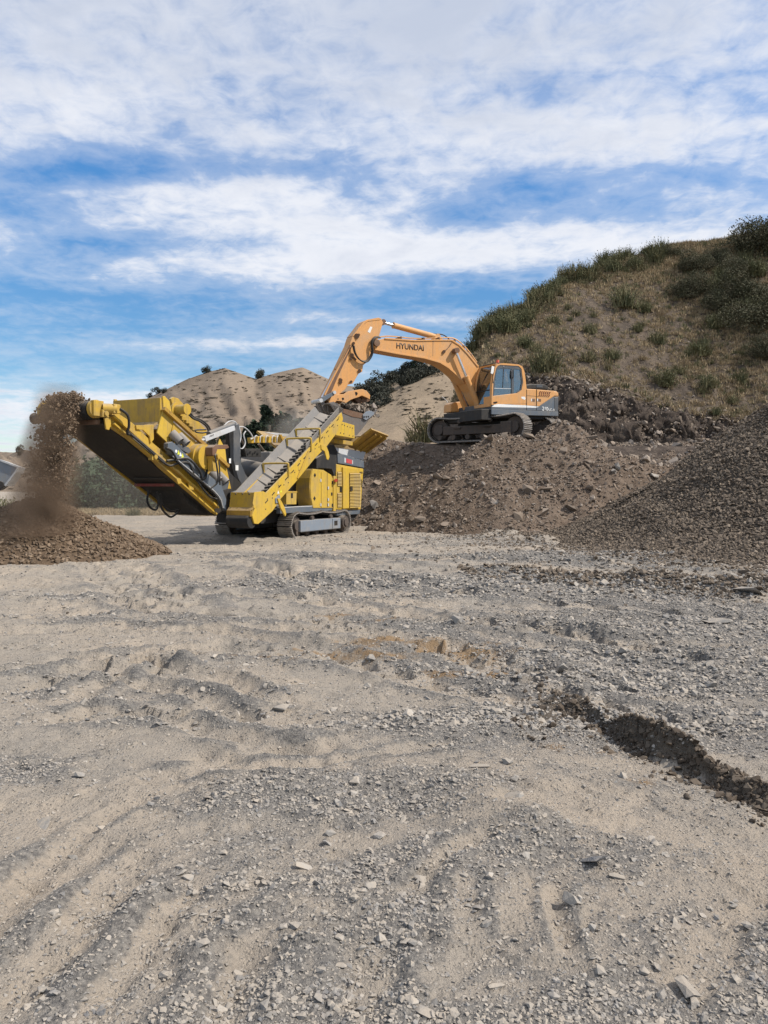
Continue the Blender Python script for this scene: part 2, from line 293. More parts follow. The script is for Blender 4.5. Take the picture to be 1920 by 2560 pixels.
# ------------------------------------------------------------------ mesh helpers
def tag(o, label=None, cat=None, group=None, kind=None):
    for a, b in (('label', label), ('category', cat), ('group', group), ('kind', kind)):
        if b: o[a] = b
    return o
def link(name, data, parent=None):
    o = bpy.data.objects.new(name, data); COL.objects.link(o)
    if parent: o.parent = parent
    return o
def empty(name, loc=(0, 0, 0), rz=0.0):
    o = link(name, None); o.location = loc; o.rotation_euler = (0, 0, rz); o.empty_display_size = 0.3; return o
class MB:
    def __init__(s): s.v = []; s.f = []; s.sm = []
    def add(s, vs, fs, smooth=False):
        b = len(s.v); s.v += [tuple(q) for q in vs]; s.f += [tuple(i + b for i in f) for f in fs]; s.sm += [smooth] * len(fs); return s
    def box(s, x0, x1, y0, y1, z0, z1, mtx=None):
        vs = [Vector((x, y, z)) for x in (x0, x1) for y in (y0, y1) for z in (z0, z1)]
        if mtx is not None: vs = [mtx @ q for q in vs]
        return s.add(vs, [(0, 1, 3, 2), (4, 6, 7, 5), (0, 4, 5, 1), (2, 3, 7, 6), (0, 2, 6, 4), (1, 5, 7, 3)])
    def prism(s, poly, y0, y1):                         # (x, z) outline given thickness along y
        a = sum(poly[i][0] * poly[(i + 1) % len(poly)][1] - poly[(i + 1) % len(poly)][0] * poly[i][1] for i in range(len(poly)))
        if a < 0: poly = poly[::-1]
        n = len(poly); y0, y1 = min(y0, y1), max(y0, y1)
        vs = [(x, y0, z) for x, z in poly] + [(x, y1, z) for x, z in poly]
        return s.add(vs, [tuple(range(n)), tuple(range(2 * n - 1, n - 1, -1))] + [((i + 1) % n, i, i + n, (i + 1) % n + n) for i in range(n)])
    def slab(s, pts, th):                               # polygon in space given a thickness vector
        n = len(pts); th = Vector(th); vs = [Vector(p) for p in pts] + [Vector(p) + th for p in pts]
        return s.add(vs, [tuple(range(n))[::-1], tuple(range(n, 2 * n))] + [(i, (i + 1) % n, (i + 1) % n + n, i + n) for i in range(n)])
    def cyl(s, p0, p1, r0, r1=None, n=14, caps=True):
        p0 = Vector(p0); p1 = Vector(p1); r1 = r0 if r1 is None else r1
        d = (p1 - p0).normalized(); u = d.orthogonal().normalized(); w = d.cross(u)
        vs = [p + r * (math.cos(2 * math.pi * i / n) * u + math.sin(2 * math.pi * i / n) * w) for p, r in ((p0, r0), (p1, r1)) for i in range(n)]
        s.add(vs, [(i, (i + 1) % n, (i + 1) % n + n, i + n) for i in range(n)], True)
        if caps: s.add(vs, [tuple(range(n))[::-1], tuple(range(n, 2 * n))])
        return s
    def bar(s, p0, p1, w, h):                           # rectangular bar between two points
        p0 = Vector(p0); p1 = Vector(p1); d = (p1 - p0).normalized()
        u = d.cross(Vector((0, 0, 1)))
        u = u.normalized() if u.length > 1e-3 else Vector((1, 0, 0)); v = u.cross(d).normalized()
        vs = [p + a * w / 2 * u + b * h / 2 * v for p in (p0, p1) for a, b in ((-1, -1), (1, -1), (1, 1), (-1, 1))]
        return s.add(vs, [(3, 2, 1, 0), (4, 5, 6, 7)] + [(i, (i + 1) % 4, (i + 1) % 4 + 4, i + 4) for i in range(4)])
    def tube(s, pts, r, n=7, sub=5):
        P = [Vector(p) for p in pts]
        if len(P) > 2 and sub > 1:                      # Catmull-Rom through the points
            Q = [P[0] * 2 - P[1]] + P + [P[-1] * 2 - P[-2]]; o = []
            for i in range(1, len(Q) - 2):
                for j in range(sub):
                    t = j / sub; a, b, c, d = Q[i - 1:i + 3]
                    o.append(0.5 * ((2 * b) + (c - a) * t + (2 * a - 5 * b + 4 * c - d) * t * t + (3 * b - a - 3 * c + d) * t ** 3))
            P = o + [P[-1]]
        vs = []; u = None
        for i, p in enumerate(P):
            d = (P[min(i + 1, len(P) - 1)] - P[max(i - 1, 0)]).normalized()
            u = d.orthogonal().normalized() if u is None else (u - d * u.dot(d)).normalized()
            w = d.cross(u); vs += [p + r * (math.cos(2 * math.pi * k / n) * u + math.sin(2 * math.pi * k / n) * w) for k in range(n)]
        fs = [(i * n + k, i * n + (k + 1) % n, (i + 1) * n + (k + 1) % n, (i + 1) * n + k) for i in range(len(P) - 1) for k in range(n)]
        s.add(vs, fs, True); return s.add(vs, [tuple(range(n))[::-1], tuple(range(len(vs) - n, len(vs)))])
    def mesh(s, name, m=None):
        me = bpy.data.meshes.new(name); me.from_pydata(s.v, [], s.f); me.validate()
        me.polygons.foreach_set('use_smooth', s.sm[:len(me.polygons)]) if len(me.polygons) == len(s.sm) else None
        bm = bmesh.new(); bm.from_mesh(me); bmesh.ops.recalc_face_normals(bm, faces=bm.faces); bm.to_mesh(me); bm.free()
        if m is not None: me.materials.append(M[m] if isinstance(m, str) else m)
        return me
    def build(s, name, m, parent=None, bevel=0.0):
        o = link(name, s.mesh(name, m), parent)
        if bevel:
            q = o.modifiers.new('bevel', 'BEVEL'); q.width = bevel; q.segments = 2; q.limit_method = 'ANGLE'; q.angle_limit = R(40); q.harden_normals = False
        return o
def part(name, m, parent, fn, bevel=0.0):
    b = MB(); fn(b); return b.build(name, m, parent, bevel)
def grid_mesh(name, X, Y, Z, m, attrs=None, smooth=True, parent=None):
    nr, nc = X.shape; me = bpy.data.meshes.new(name)
    co = np.stack([X, Y, Z], -1).reshape(-1, 3).astype(np.float32)
    i = np.arange(nr * nc).reshape(nr, nc)
    q = np.stack([i[:-1, :-1], i[:-1, 1:], i[1:, 1:], i[1:, :-1]], -1).reshape(-1, 4).astype(np.int32)
    me.vertices.add(len(co)); me.vertices.foreach_set('co', co.ravel())
    me.loops.add(q.size); me.loops.foreach_set('vertex_index', q.ravel())
    me.polygons.add(len(q)); me.polygons.foreach_set('loop_start', np.arange(0, q.size, 4, dtype=np.int32))
    me.polygons.foreach_set('use_smooth', np.full(len(q), smooth))
    me.update(calc_edges=True)
    for k, a in (attrs or {}).items():
        at_ = me.attributes.new(k, 'FLOAT', 'POINT'); at_.data.foreach_set('value', a.ravel().astype(np.float32))
    me.materials.append(m); return link(name, me, parent)
def text_mesh(name, txt, m, parent, origin, X, Y, height, width=None, ext=0.004, bold=0.0):
    c = bpy.data.curves.new(name, 'FONT'); c.body = txt; c.size = 1.0; c.extrude = 0.0; c.offset = bold
    t = bpy.data.objects.new('tmp', c); COL.objects.link(t); dg = bpy.context.evaluated_depsgraph_get()
    me = bpy.data.meshes.new_from_object(t.evaluated_get(dg)); bpy.data.objects.remove(t)
    co = np.array([v.co[:] for v in me.vertices]); mn = co.min(0); sz = co.max(0) - mn
    X = Vector(X).normalized(); Y = Vector(Y).normalized(); Z = X.cross(Y); sy = height / sz[1]; sx = (width / sz[0]) if width else sy
    for v, p in zip(me.vertices, co): v.co = Vector(origin) + X * ((p[0] - mn[0]) * sx) + Y * ((p[1] - mn[1]) * sy)
    bm = bmesh.new(); bm.from_mesh(me)
    r = bmesh.ops.extrude_face_region(bm, geom=bm.faces[:]); 
    for v in [g for g in r['geom'] if isinstance(g, bmesh.types.BMVert)]: v.co += Z * ext
    bmesh.ops.recalc_face_normals(bm, faces=bm.faces); bm.to_mesh(me); bm.free()
    me.materials.clear(); me.materials.append(M[m]); me.name = name
    return link(name, me, parent)

# ------------------------------------------------------------------ stones: variants and scatter
def stone_mesh(name, seed, flat=0.7, npts=13, m='stone'):
    rnd = random.Random(seed); bm = bmesh.new()
    for i in range(npts):
        v = Vector((rnd.gauss(0, 1), rnd.gauss(0, 1), rnd.gauss(0, 1))).normalized() * rnd.uniform(0.75, 1.0)
        bm.verts.new((v.x * 0.5 * rnd.uniform(0.9, 1.25), v.y * 0.5, v.z * 0.5 * flat))
    bmesh.ops.convex_hull(bm, input=bm.verts[:])
    for v in [v for v in bm.verts if not v.link_faces]: bm.verts.remove(v)
    me = bpy.data.meshes.new(name); bm.to_mesh(me); bm.free(); me.materials.append(M[m]); return me
def variants(cname, meshes):
    c = bpy.data.collections.new(cname)
    for i, me in enumerate(meshes):
        o = bpy.data.objects.new('%s_%02d' % (cname, i), me); c.objects.link(o)
    return c
def scatter(name, P, rot, scl, idx, coll, parent=None):
    P = np.asarray(P, np.float32); me = bpy.data.meshes.new(name)
    me.vertices.add(len(P)); me.vertices.foreach_set('co', P.ravel())
    for nm, a in (('rot', rot), ('scl', scl)):
        t = me.attributes.new(nm, 'FLOAT_VECTOR', 'POINT'); t.data.foreach_set('vector', np.asarray(a, np.float32).ravel())
    t = me.attributes.new('idx', 'INT', 'POINT'); t.data.foreach_set('value', np.asarray(idx, np.int32))
    o = link(name, me, parent)
    g = bpy.data.node_groups.new('scatter_' + name, 'GeometryNodeTree')
    g.interface.new_socket('Geometry', in_out='INPUT', socket_type='NodeSocketGeometry'); g.interface.new_socket('Geometry', in_out='OUTPUT', socket_type='NodeSocketGeometry')
    n = g.nodes.new; gi = n('NodeGroupInput'); go = n('NodeGroupOutput'); ip = n('GeometryNodeInstanceOnPoints')
    ci = n('GeometryNodeCollectionInfo'); ci.inputs[0].default_value = coll; ci.inputs[1].default_value = True; ci.inputs[2].default_value = True
    def na(nm, t):
        q = n('GeometryNodeInputNamedAttribute'); q.data_type = t; q.inputs[0].default_value = nm; return next(s for s in q.outputs if s.enabled)
    er = n('FunctionNodeEulerToRotation'); g.links.new(na('rot', 'FLOAT_VECTOR'), er.inputs[0])
    g.links.new(gi.outputs[0], ip.inputs['Points']); g.links.new(ci.outputs[0], ip.inputs['Instance'])
    ip.inputs['Pick Instance'].default_value = True
    g.links.new(na('idx', 'INT'), ip.inputs['Instance Index']); g.links.new(er.outputs[0], ip.inputs['Rotation']); g.links.new(na('scl', 'FLOAT_VECTOR'), ip.inputs['Scale'])
    g.links.new(ip.outputs[0], go.inputs[0])
    md = o.modifiers.new('scatter', 'NODES'); md.node_group = g
    o['kind'] = 'stuff'; return o
RNG = np.random.default_rng(7)
def stones_at(name, x, y, z, size, coll, nvar, parent=None, tilt=0.5, flat=(0.45, 1.0), sink=0.15):
    n = len(x); rot = np.stack([RNG.normal(0, tilt, n), RNG.normal(0, tilt, n), RNG.uniform(0, 6.28, n)], -1)
    f = RNG.uniform(flat[0], flat[1], n); scl = np.stack([size * RNG.uniform(0.8, 1.35, n), size, size * f], -1)
    return scatter(name, np.stack([x, y, z + size * f * (0.35 - sink)], -1), rot, scl, RNG.integers(0, nvar, n), coll, parent)
ROCKS = {k: [stone_mesh('%s_stone_shape' % k, 100 + i, 0.62 + 0.3 * (i % 3) / 2, 11 + i % 4, k) for i in range(8)] for k in ('stone', 'stone_dark', 'rubble', 'crushed', 'clod')}
VAR = {k: variants('variants_' + k, v) for k, v in ROCKS.items()}

# ================================================================== THE SETTING
CRO = (-3.92, 23.3, 0.0); CRUSH = Frame(CRO, 63)
EXO = (4.40, 31.0, 3.25); EXC = Frame(EXO, 210)

# ---- quarry floor -------------------------------------------------
def poly_g(pts): return np.array([gp(*p) for p in pts])
def seg_dist(x, y, P):
    """distance to a polyline and position along it"""
    best = np.full(np.shape(x), 1e9); along = np.zeros(np.shape(x)); s0 = 0.0
    for (ax, ay), (bx, by) in zip(P[:-1], P[1:]):
        dx, dy = bx - ax, by - ay; L = math.hypot(dx, dy)
        t = np.clip(((x - ax) * dx + (y - ay) * dy) / (L * L), 0, 1)
        d = np.hypot(x - ax - t * dx, y - ay - t * dy)
        u = d < best; best = np.where(u, d, best); along = np.where(u, s0 + t * L, along); s0 += L
    return best, along, s0
BANK = poly_g([(1270, 1815), (1340, 1795), (1410, 1778), (1480, 1800), (1560, 1850), (1640, 1885), (1740, 1925), (1850, 1980), (1960, 2020), (2150, 2060), (2500, 2120)])
RUTS = [([(-80, 2420), (60, 2245), (170, 2165), (300, 2075)], 0.09, 0.022), ([(-40, 2600), (60, 2470), (200, 2330), (330, 2205)], 0.10, 0.024),
        ([(180, 2600), (300, 2470), (430, 2320), (520, 2200)], 0.10, 0.024), ([(540, 2600), (590, 2450), (625, 2350)], 0.09, 0.022),
        ([(1440, 2430), (1400, 2330), (1388, 2255), (1400, 2200)], 0.035, 0.016), ([(1180, 2380), (1165, 2280), (1150, 2200)], 0.05, 0.010),
        ([(-50, 1720), (160, 1690), (380, 1640), (620, 1620)], 0.16, 0.035), ([(30, 1810), (260, 1790), (520, 1770), (760, 1800)], 0.14, 0.03),
        ([(330, 1640), (380, 1655), (430, 1680)], 0.14, 0.06), ([(150, 1760), (290, 1690), (330, 1660)], 0.10, 0.04),
        ([(420, 1870), (560, 1900), (700, 1885), (900, 1870)], 0.12, 0.03), ([(520, 1830), (680, 1870), (760, 1900)], 0.10, 0.035),
        ([(-50, 1560), (300, 1530), (700, 1545), (1000, 1600), (1400, 1690), (1900, 1760)], 0.20, 0.04),
        ([(-50, 1500), (300, 1480), (760, 1500), (1100, 1560), (1500, 1610), (2000, 1640)], 0.20, 0.045),
        ([(300, 1410), (620, 1420), (900, 1450), (1300, 1500), (1950, 1560)], 0.25, 0.05), ([(400, 1385), (700, 1395), (1100, 1430), (1500, 1450)], 0.25, 0.05),
        ([(215, 1395), (262, 1435), (320, 1490), (400, 1560)], 0.24, 0.04), ([(300, 1400), (360, 1440), (430, 1490), (520, 1560)], 0.24, 0.04), ([(560, 1400), (700, 1440), (860, 1490)], 0.25, 0.05),
        ([(700, 1370), (900, 1400), (1200, 1400), (1900, 1420)], 0.3, 0.05), ([(900, 2560), (925, 2430), (930, 2350)], 0.07, 0.02),
        ([(-60, 1690), (160, 1655), (360, 1650), (560, 1690), (700, 1760)], 0.09, 0.035), ([(-60, 1745), (150, 1705), (340, 1702), (520, 1742), (640, 1815)], 0.09, 0.035), ([(20, 1830), (230, 1780), (420, 1790), (560, 1850)], 0.08, 0.03),
        ([(300, 1960), (520, 1930), (760, 1935), (980, 1890), (1160, 1850)], 0.07, 0.022), ([(640, 1570), (900, 1600), (1180, 1660), (1500, 1760), (1900, 1850)], 0.14, 0.04), ([(560, 1620), (860, 1655), (1120, 1715), (1330, 1770)], 0.14, 0.035),
        ([(-60, 1590), (240, 1570), (520, 1580), (760, 1620), (980, 1680)], 0.12, 0.04), ([(1000, 1540), (1300, 1570), (1650, 1640), (1950, 1680)], 0.18, 0.05), ([(1020, 2260), (1120, 2150), (1260, 2100)], 0.05, 0.018), ([(-60, 2330), (80, 2180), (230, 2070), (380, 1990)], 0.06, 0.02), ([(350, 2600), (450, 2440), (560, 2290), (690, 2180)], 0.06, 0.018)]
RUTP = [(poly_g(p), w, d) for p, w, d in RUTS]
RIDGES = [([(1150, 1435), (1300, 1445), (1500, 1462), (1700, 1478), (1950, 1482), (2300, 1490)], 0.55, 0.17), ([(430, 2010), (640, 2005), (800, 1985), (960, 1940), (1100, 1930)], 0.20, 0.05),
          ([(1080, 1950), (1190, 2010), (1290, 2080), (1420, 2120)], 0.20, 0.06), ([(1170, 1345), (1300, 1350), (1420, 1365)], 0.8, 0.22), ([(700, 1600), (900, 1590), (1080, 1640)], 0.4, 0.05),
          ([(980, 1830), (1150, 1790), (1300, 1790)], 0.25, 0.06)]
RIDP = [(poly_g(p), w, d) for p, w, d in RIDGES]
GRAV = [(1000, 1470, 4.0, 1.2, 0.55), (1500, 1470, 6.0, 1.0, 0.95), (1550, 1560, 3.5, 1.2, 0.6), (1650, 1690, 2.2, 0.8, 0.95), (1250, 1720, 1.2, 0.5, 0.75), (1750, 1800, 1.2, 0.5, 0.8),
        (1150, 1800, 0.7, 0.35, 0.8), (820, 1990, 0.55, 0.25, 0.95), (600, 2010, 0.35, 0.08, 0.8), (1050, 1960, 0.35, 0.2, 0.8), (620, 2170, 0.35, 0.25, 0.55), (880, 2170, 0.35, 0.2, 0.7),
        (650, 2250, 0.35, 0.10, 0.85), (420, 2270, 0.25, 0.12, 0.6), (860, 2330, 0.3, 0.2, 0.7), (1000, 2510, 0.5, 0.16, 1.0), (1500, 2520, 0.8, 0.2, 0.95), (1750, 2420, 0.6, 0.3, 0.6), (1480, 2130, 0.5, 0.2, 0.6),
        (60, 1950, 0.9, 0.25, 0.75), (400, 1955, 0.1, 0.04, 1.0), (900, 1450, 1.5, 0.5, 0.7), (1750, 2050, 0.5, 0.3, 0.55), (250, 1560, 3, 0.35, 0.35), (500, 1730, 1.6, 0.15, 0.45), (150, 1690, 1.0, 0.12, 0.5),
        (1400, 1390, 4, 1.2, 0.7), (900, 1390, 4, 1.5, 0.4), (1100, 2420, 0.25, 0.3, 0.5), (1850, 1600, 2.0, 0.8, 0.6)]
GRAVP = [(gp(a, b), rx, ry, am) for a, b, rx, ry, am in GRAV]
def streak(x, y):
    """long sweeping wheel marks: across the yard further out, towards the right in the foreground"""
    far = fbm(x * 0.16 + 3, (y + 0.10 * x + 0.012 * x * x) * 1.5, 4, 44, 0.6); nr = fbm((x * 0.80 - y * 0.60) * 3.2, (x * 0.60 + y * 0.80) * 0.35, 4, 45, 0.6)
    md = fbm((x * 0.25 + y * 0.97) * 2.6, (x * 0.97 - y * 0.25) * 0.30, 4, 46, 0.6); t = sstep(3.2, 5.0, y + 0.5 * x); u = sstep(6, 10, y)
    return (nr * (1 - t) + md * t) * (1 - u) + far * u
def gravel_amt(x, y):
    g = np.zeros(np.shape(x)) + 0.10
    wx = x + 0.35 * fbm(x * 1.3, y * 1.3, 3, 40); wy = y + 0.25 * fbm(x * 1.3 + 9, y * 1.3, 3, 41)
    for (cx, cy), rx, ry, am in GRAVP:
        g = np.maximum(g, am * np.exp(-((wx - cx) / (rx * 1.15)) ** 2 - ((wy - cy) / (ry * 1.3)) ** 2))
    n = fbm(x * 0.9, y * 1.6, 4, 43)
    g = g + 0.30 * np.clip(n, -0.5, 1) + 0.22 * sstep(-1, 4, x) * sstep(3, 8, y)
    return np.clip(g + 0.62 * streak(x, y), 0, 1)
def ground_z(x, y, detail=True):
    x = np.asarray(x, float); y = np.asarray(y, float); near = np.exp(-np.maximum(y - 8, 0) / 40)
    z = 0.05 * fbm(x * 0.35, y * 0.35, 3, 1) * sstep(1, 6, y) + 0.030 * fbm(x * 1.1, y * 1.1, 4, 5) * near
    if detail: z = z + 0.014 * fbm(x * 4.5, y * 4.5, 4, 9, 0.6) * near * (0.4 + gravel_amt(x, y))
    m = (y > 1.0) & (y < 40)
    # smeared ridges left by blades and tyres, and broken crust with crisp edges
    fy = sstep(5, 12, y); ac = np.where(y > 5.5, y + 0.10 * x + 0.012 * x * x, x * 0.80 - y * 0.60); al_ = np.where(y > 5.5, x, x * 0.60 + y * 0.80)
    wob2 = 0.25 * fbm(x * 0.8, y * 0.8, 3, 47); mask = sstep(0.0, 0.35, fbm(x * 0.45 + 5, y * 0.6, 3, 48))
    z = z + mask * ((1 - fy) * 0.011 * fbm((ac + wob2) * 7.0, al_ * 0.55, 3, 49, 0.6, True) + fy * 0.040 * fbm((ac + wob2) * 2.2, al_ * 0.22, 3, 50, 0.6, True)) * near
    cr_ = fbm(x * 2.6, y * 2.6, 5, 56, 0.62) + 0.4 * fbm(x * 0.7, y * 0.9, 3, 57)
    z = z + near * (0.014 + 0.018 * fy) * (sstep(0.02, 0.09, cr_) + 0.6 * sstep(0.22, 0.28, cr_))
    z = z + (0.022 + 0.050 * sstep(5, 14, y)) * streak(x, y) * near
    wob = 0.06 * fbm(x * 2.2, y * 2.2, 3, 21)
    for P, w, d in RUTP:
        dd, al, L = seg_dist(x, y, P); dd = np.abs(dd + wob * min(1, w * 5)); fade = sstep(0, 0.25 * L, al) * sstep(0, 0.2 * L, L - al) * 0.8 + 0.2
        lug = 1 + (0.85 * np.sign(np.sin(al / (w * 0.9) * 2 + 2.5 * dd / w)) * sstep(1.3 * w, 0.9 * w, dd) if w >= 0.14 else 0.3 * np.sin(al / (w * 0.55) * 2) * (dd < w))
        z = z + np.where(m, 1.5 * d * fade * (-np.exp(-(dd / w) ** 2) * lug + 0.6 * np.exp(-((dd - 1.9 * w) / (0.6 * w)) ** 2)), 0)
    for P, w, d in RIDP:
        dd, al, L = seg_dist(x, y, P); fade = sstep(0, 0.2 * L, al) * sstep(0, 0.2 * L, L - al)
        z = z + np.where(m, d * fade * np.exp(-(dd / w) ** 2) * (1 + 0.5 * fbm(x * 2.5, y * 2.5, 4, 31)), 0)
    yb = np.interp(x, BANK[:, 0], BANK[:, 1]) + 0.20 * fbm(x * 2.3, y * 0.6 + 2, 3, 51) + 0.13 * fbm(x * 7, y * 6, 4, 52, 0.6)
    amp = sstep(BANK[0, 0], BANK[2, 0] + 0.1, x); d = y - yb
    br_ = np.clip(0.65 + 1.0 * fbm(x * 1.9, y * 1.1, 3, 54), 0.15, 1.3)
    z = z + amp * br_ * (0.045 * np.exp(-(d / 0.16) ** 2) * (1 + 1.2 * fbm(x * 8, y * 8, 4, 53, 0.6)) + 0.10 * sstep(-0.07, 0.05, d) * np.exp(-np.maximum(d, 0) / 0.7)) - amp * 0.02 * np.exp(-((d + 0.2) / 0.12) ** 2)
    return z
def make_ground():
    ys = np.concatenate([-np.geomspace(60, 1.2, 10), np.array([-0.4, 0.3, 0.9]), -3 + np.geomspace(4.4, 45, 690), np.geomspace(43.5, 6000, 46)])
    u = np.concatenate([-np.geomspace(12, 0.80, 12), np.linspace(-0.72, 0.72, 600), np.geomspace(0.80, 12, 12)])
    U, Y = np.meshgrid(u, ys); X = U * (np.maximum(Y, 0) * 0.86 + 2.6)
    X = X + np.where(np.abs(U) > 0.9, np.sign(U) * (np.abs(U) - 0.9) * 5, 0)
    Z = ground_z(X, Y) * np.exp(-np.maximum(Y - 60, 0) / 60)
    Z = Z - sstep(130, 400, Y) * 3.0
    g = gravel_amt(X, Y) * np.exp(-np.maximum(Y - 40, 0) / 40)
    for P, w, d in RUTP:                                     # packed pale dust in the wheel marks, stones thrown to their edges
        dd, al, L = seg_dist(X, Y, P); fade = sstep(0, 0.15 * L, al) * sstep(0, 0.15 * L, L - al); ok = (Y > 1) & (Y < 40)
        dd = np.abs(dd + 0.25 * w * fbm(X * 3, Y * 3, 3, 22))
        g = g + np.where(ok, fade * (-0.55 * np.exp(-(dd / (0.9 * w)) ** 2) + 0.42 * np.exp(-((dd - 1.8 * w) / (0.6 * w)) ** 2)), 0)
    g = np.clip(g, 0, 1)
    br = np.zeros_like(X)
    for (px, py, rx, ry, am) in [(1000, 1640, 1.3, 0.45, 1), (1180, 1690, 0.6, 0.2, 0.8), (930, 1560, 1.2, 0.4, 0.5), (1450, 1880, 0.3, 0.10, 1), (1790, 2190, 0.12, 0.03, 0.9), (1600, 1960, 0.3, 0.1, 0.5), (330, 2120, 0.2, 0.1, 0.35)]:
        cx, cy = gp(px, py); br = np.maximum(br, am * np.exp(-((X - cx) / rx) ** 2 - ((Y - cy) / ry) ** 2))
    br = br * (0.5 + fbm(X * 2, Y * 4, 4, 61)) * 1.3
    dk = np.zeros_like(X); yb = np.interp(X, BANK[:, 0], BANK[:, 1]); dk = 1.25 * sstep(BANK[0, 0], BANK[1, 0], X) * np.exp(-((Y - yb - 0.02) / 0.20) ** 2)
    m, nt, b, out = new_mat('quarry_floor'); k = NT(nt); v = k.pos()
    dust = k.mix(k.map(k.noise(v, 0.55, 6, 0.6, 0.4), 0.35, 0.65), (0.425, 0.355, 0.278), (0.350, 0.307, 0.255))
    dust = k.mix(k.map(k.noise(v, 7, 6, 0.7), 0.45, 0.72, 0.0, 0.55), dust, (0.285, 0.255, 0.218))
    dust = k.mix(k.map(k.noise(v, 30, 4, 0.7), 0.52, 0.7, 0.0, 0.5), dust, (0.185, 0.17, 0.15))
    gra = k.mix(k.map(k.noise(v, 38, 5, 0.75), 0.36, 0.64), (0.090, 0.089, 0.090), (0.28, 0.258, 0.228))
    ga = k.n('ShaderNodeAttribute', attribute_name='gravel').outputs['Fac']
    f = k.map(k.math('ADD', ga, k.map(k.noise(v, 9, 6, 0.75), 0.25, 0.75, -0.30, 0.30)), 0.22, 0.72, 0.0, 0.85)
    c = k.mix(f, dust, gra)
    ba = k.n('ShaderNodeAttribute', attribute_name='ochre').outputs['Fac']
    c = k.mix(k.map(k.math('ADD', ba, k.map(k.noise(v, 6, 6, 0.75), 0.3, 0.7, -0.3, 0.3)), 0.3, 0.8, 0.0, 0.75), c, (0.27, 0.165, 0.075))
    da = k.n('ShaderNodeAttribute', attribute_name='clay').outputs['Fac']
    c = k.mix(k.map(k.math('ADD', da, k.map(k.noise(v, 8, 5, 0.7), 0.3, 0.7, -0.25, 0.25)), 0.35, 0.8, 0.0, 0.8), c, (0.085, 0.066, 0.048))
    b.inputs['Roughness'].default_value = 0.95; b.inputs['Specular IOR Level'].default_value = 0.15
    peb = []
    for sc_ in (26, 62):                                    # pebbles pressed into the dust
        vo = k.n('ShaderNodeTexVoronoi'); k.l(v, vo.inputs['Vector']); vo.inputs['Scale'].default_value = sc_; peb.append(vo)
    pm = k.map(k.noise(v, 5, 5, 0.75), 0.42, 0.6)
    cellsep = [k.n('ShaderNodeSeparateColor') for _ in peb]
    for q_, w_ in zip(cellsep, peb): k.l(w_.outputs['Color'], q_.inputs[0])
    hp_ = [k.math('MULTIPLY', k.map(w_.outputs['Distance'], 0.0, 0.55, 1.0, 0.0), k.map(q_.outputs[0], 0.45, 0.75)) for q_, w_ in zip(cellsep, peb)]
    pf = k.math('MULTIPLY', k.map(hp_[1], 0.25, 0.5), k.math('MULTIPLY', k.math('ADD', pm, 0.25), 0.65))
    c = k.mix(pf, c, k.mix(cellsep[1].outputs[1], (0.21, 0.20, 0.19), (0.45, 0.40, 0.335)))
    k.l(c, b.inputs['Base Color'])
    h = k.math('ADD', k.math('ADD', k.noise(v, 9, 6, 0.72), k.math('MULTIPLY', k.noise(v, 75, 4, 0.75), 0.45)), k.math('ADD', k.math('MULTIPLY', k.math('MULTIPLY', hp_[0], pm), 0.35), k.math('MULTIPLY', hp_[1], 0.28)))
    k.bump(h, 1.0, 0.036, b)
    o = grid_mesh('ground', X, Y, Z, m, dict(gravel=g, ochre=np.clip(br, 0, 1), clay=np.clip(dk, 0, 1))); tag(o, kind='structure'); return o
ground = make_ground()

# ---- dry hillside on the right, with its cut rock face ----------------
HX = [0.5, 2.5, 3.5, 4.3, 5.3, 6.3, 9, 12, 15.2, 18.4, 21.3, 27.6, 45, 80]
CRZ = [0.0, 3.0, 4.6, 7.0, 9.1, 11.0, 12.9, 15.1, 16.8, 17.9, 18.6, 19.3, 20.5, 21]
CRY = [43, 44, 44.5, 45, 46, 47, 50, 53, 55, 56, 56, 56, 56, 58]
CTZ = [0.0, 2.6, 4.0, 6.0, 6.9, 7.1, 6.8, 6.2, 4.9, 4.5, 4.3, 4.2, 4.2, 4.2]
def hill_parts(x, y):
    cz = np.interp(x, HX, CRZ); cy = np.interp(x, HX, CRY); tz = np.interp(x, HX, CTZ)
    ty = 40.4 + 0.35 * fbm(x * 0.8, y * 0 + 1, 3, 70) + 0.25 * np.sin(x * 1.1); bz = 3.3 * sstep(30, 35.5, y) * sstep(0.2, 4.5, x)
    by = ty - 0.30 * np.maximum(tz - 3.2, 0.2) - 0.4
    return cz, cy, tz, ty, bz, by
def hill_z(x, y):
    x = np.asarray(x, float); y = np.asarray(y, float)
    cz, cy, tz, ty, bz, by = hill_parts(x, y)
    t1 = np.clip((y - by) / (ty - by), 0, 1); t2 = np.clip((y - ty) / (cy - ty), 0, 1)
    z = bz + (np.maximum(tz, bz) - bz) * t1 ** 0.8
    z = np.where(y > ty, np.maximum(tz, bz) + (cz - np.maximum(tz, bz)) * (t2 * 1.12 - 0.12 * t2 ** 3), z)
    z = np.where(y > cy, cz - 0.02 * (y - cy) - 0.006 * (y - cy) ** 2, z)
    z = np.maximum(z, -1.0)
    cut = np.exp(-((y - (ty + by) / 2) / 1.0) ** 2) * sstep(2, 5, x)
    on = sstep(ty - 0.2, ty + 1.5, y)
    z = z + on * (0.35 * fbm(x * 0.35, y * 0.35, 4, 71) + 0.10 * fbm(x * 1.4, y * 1.4, 3, 72)) * sstep(2, 6, x)
    z = z + cut * (0.55 * fbm(x * 0.9, y * 1.2, 5, 73, 0.62, True) + 0.25 * fbm(x * 3.5, y * 3.5, 3, 74, 0.6, True))
    return z
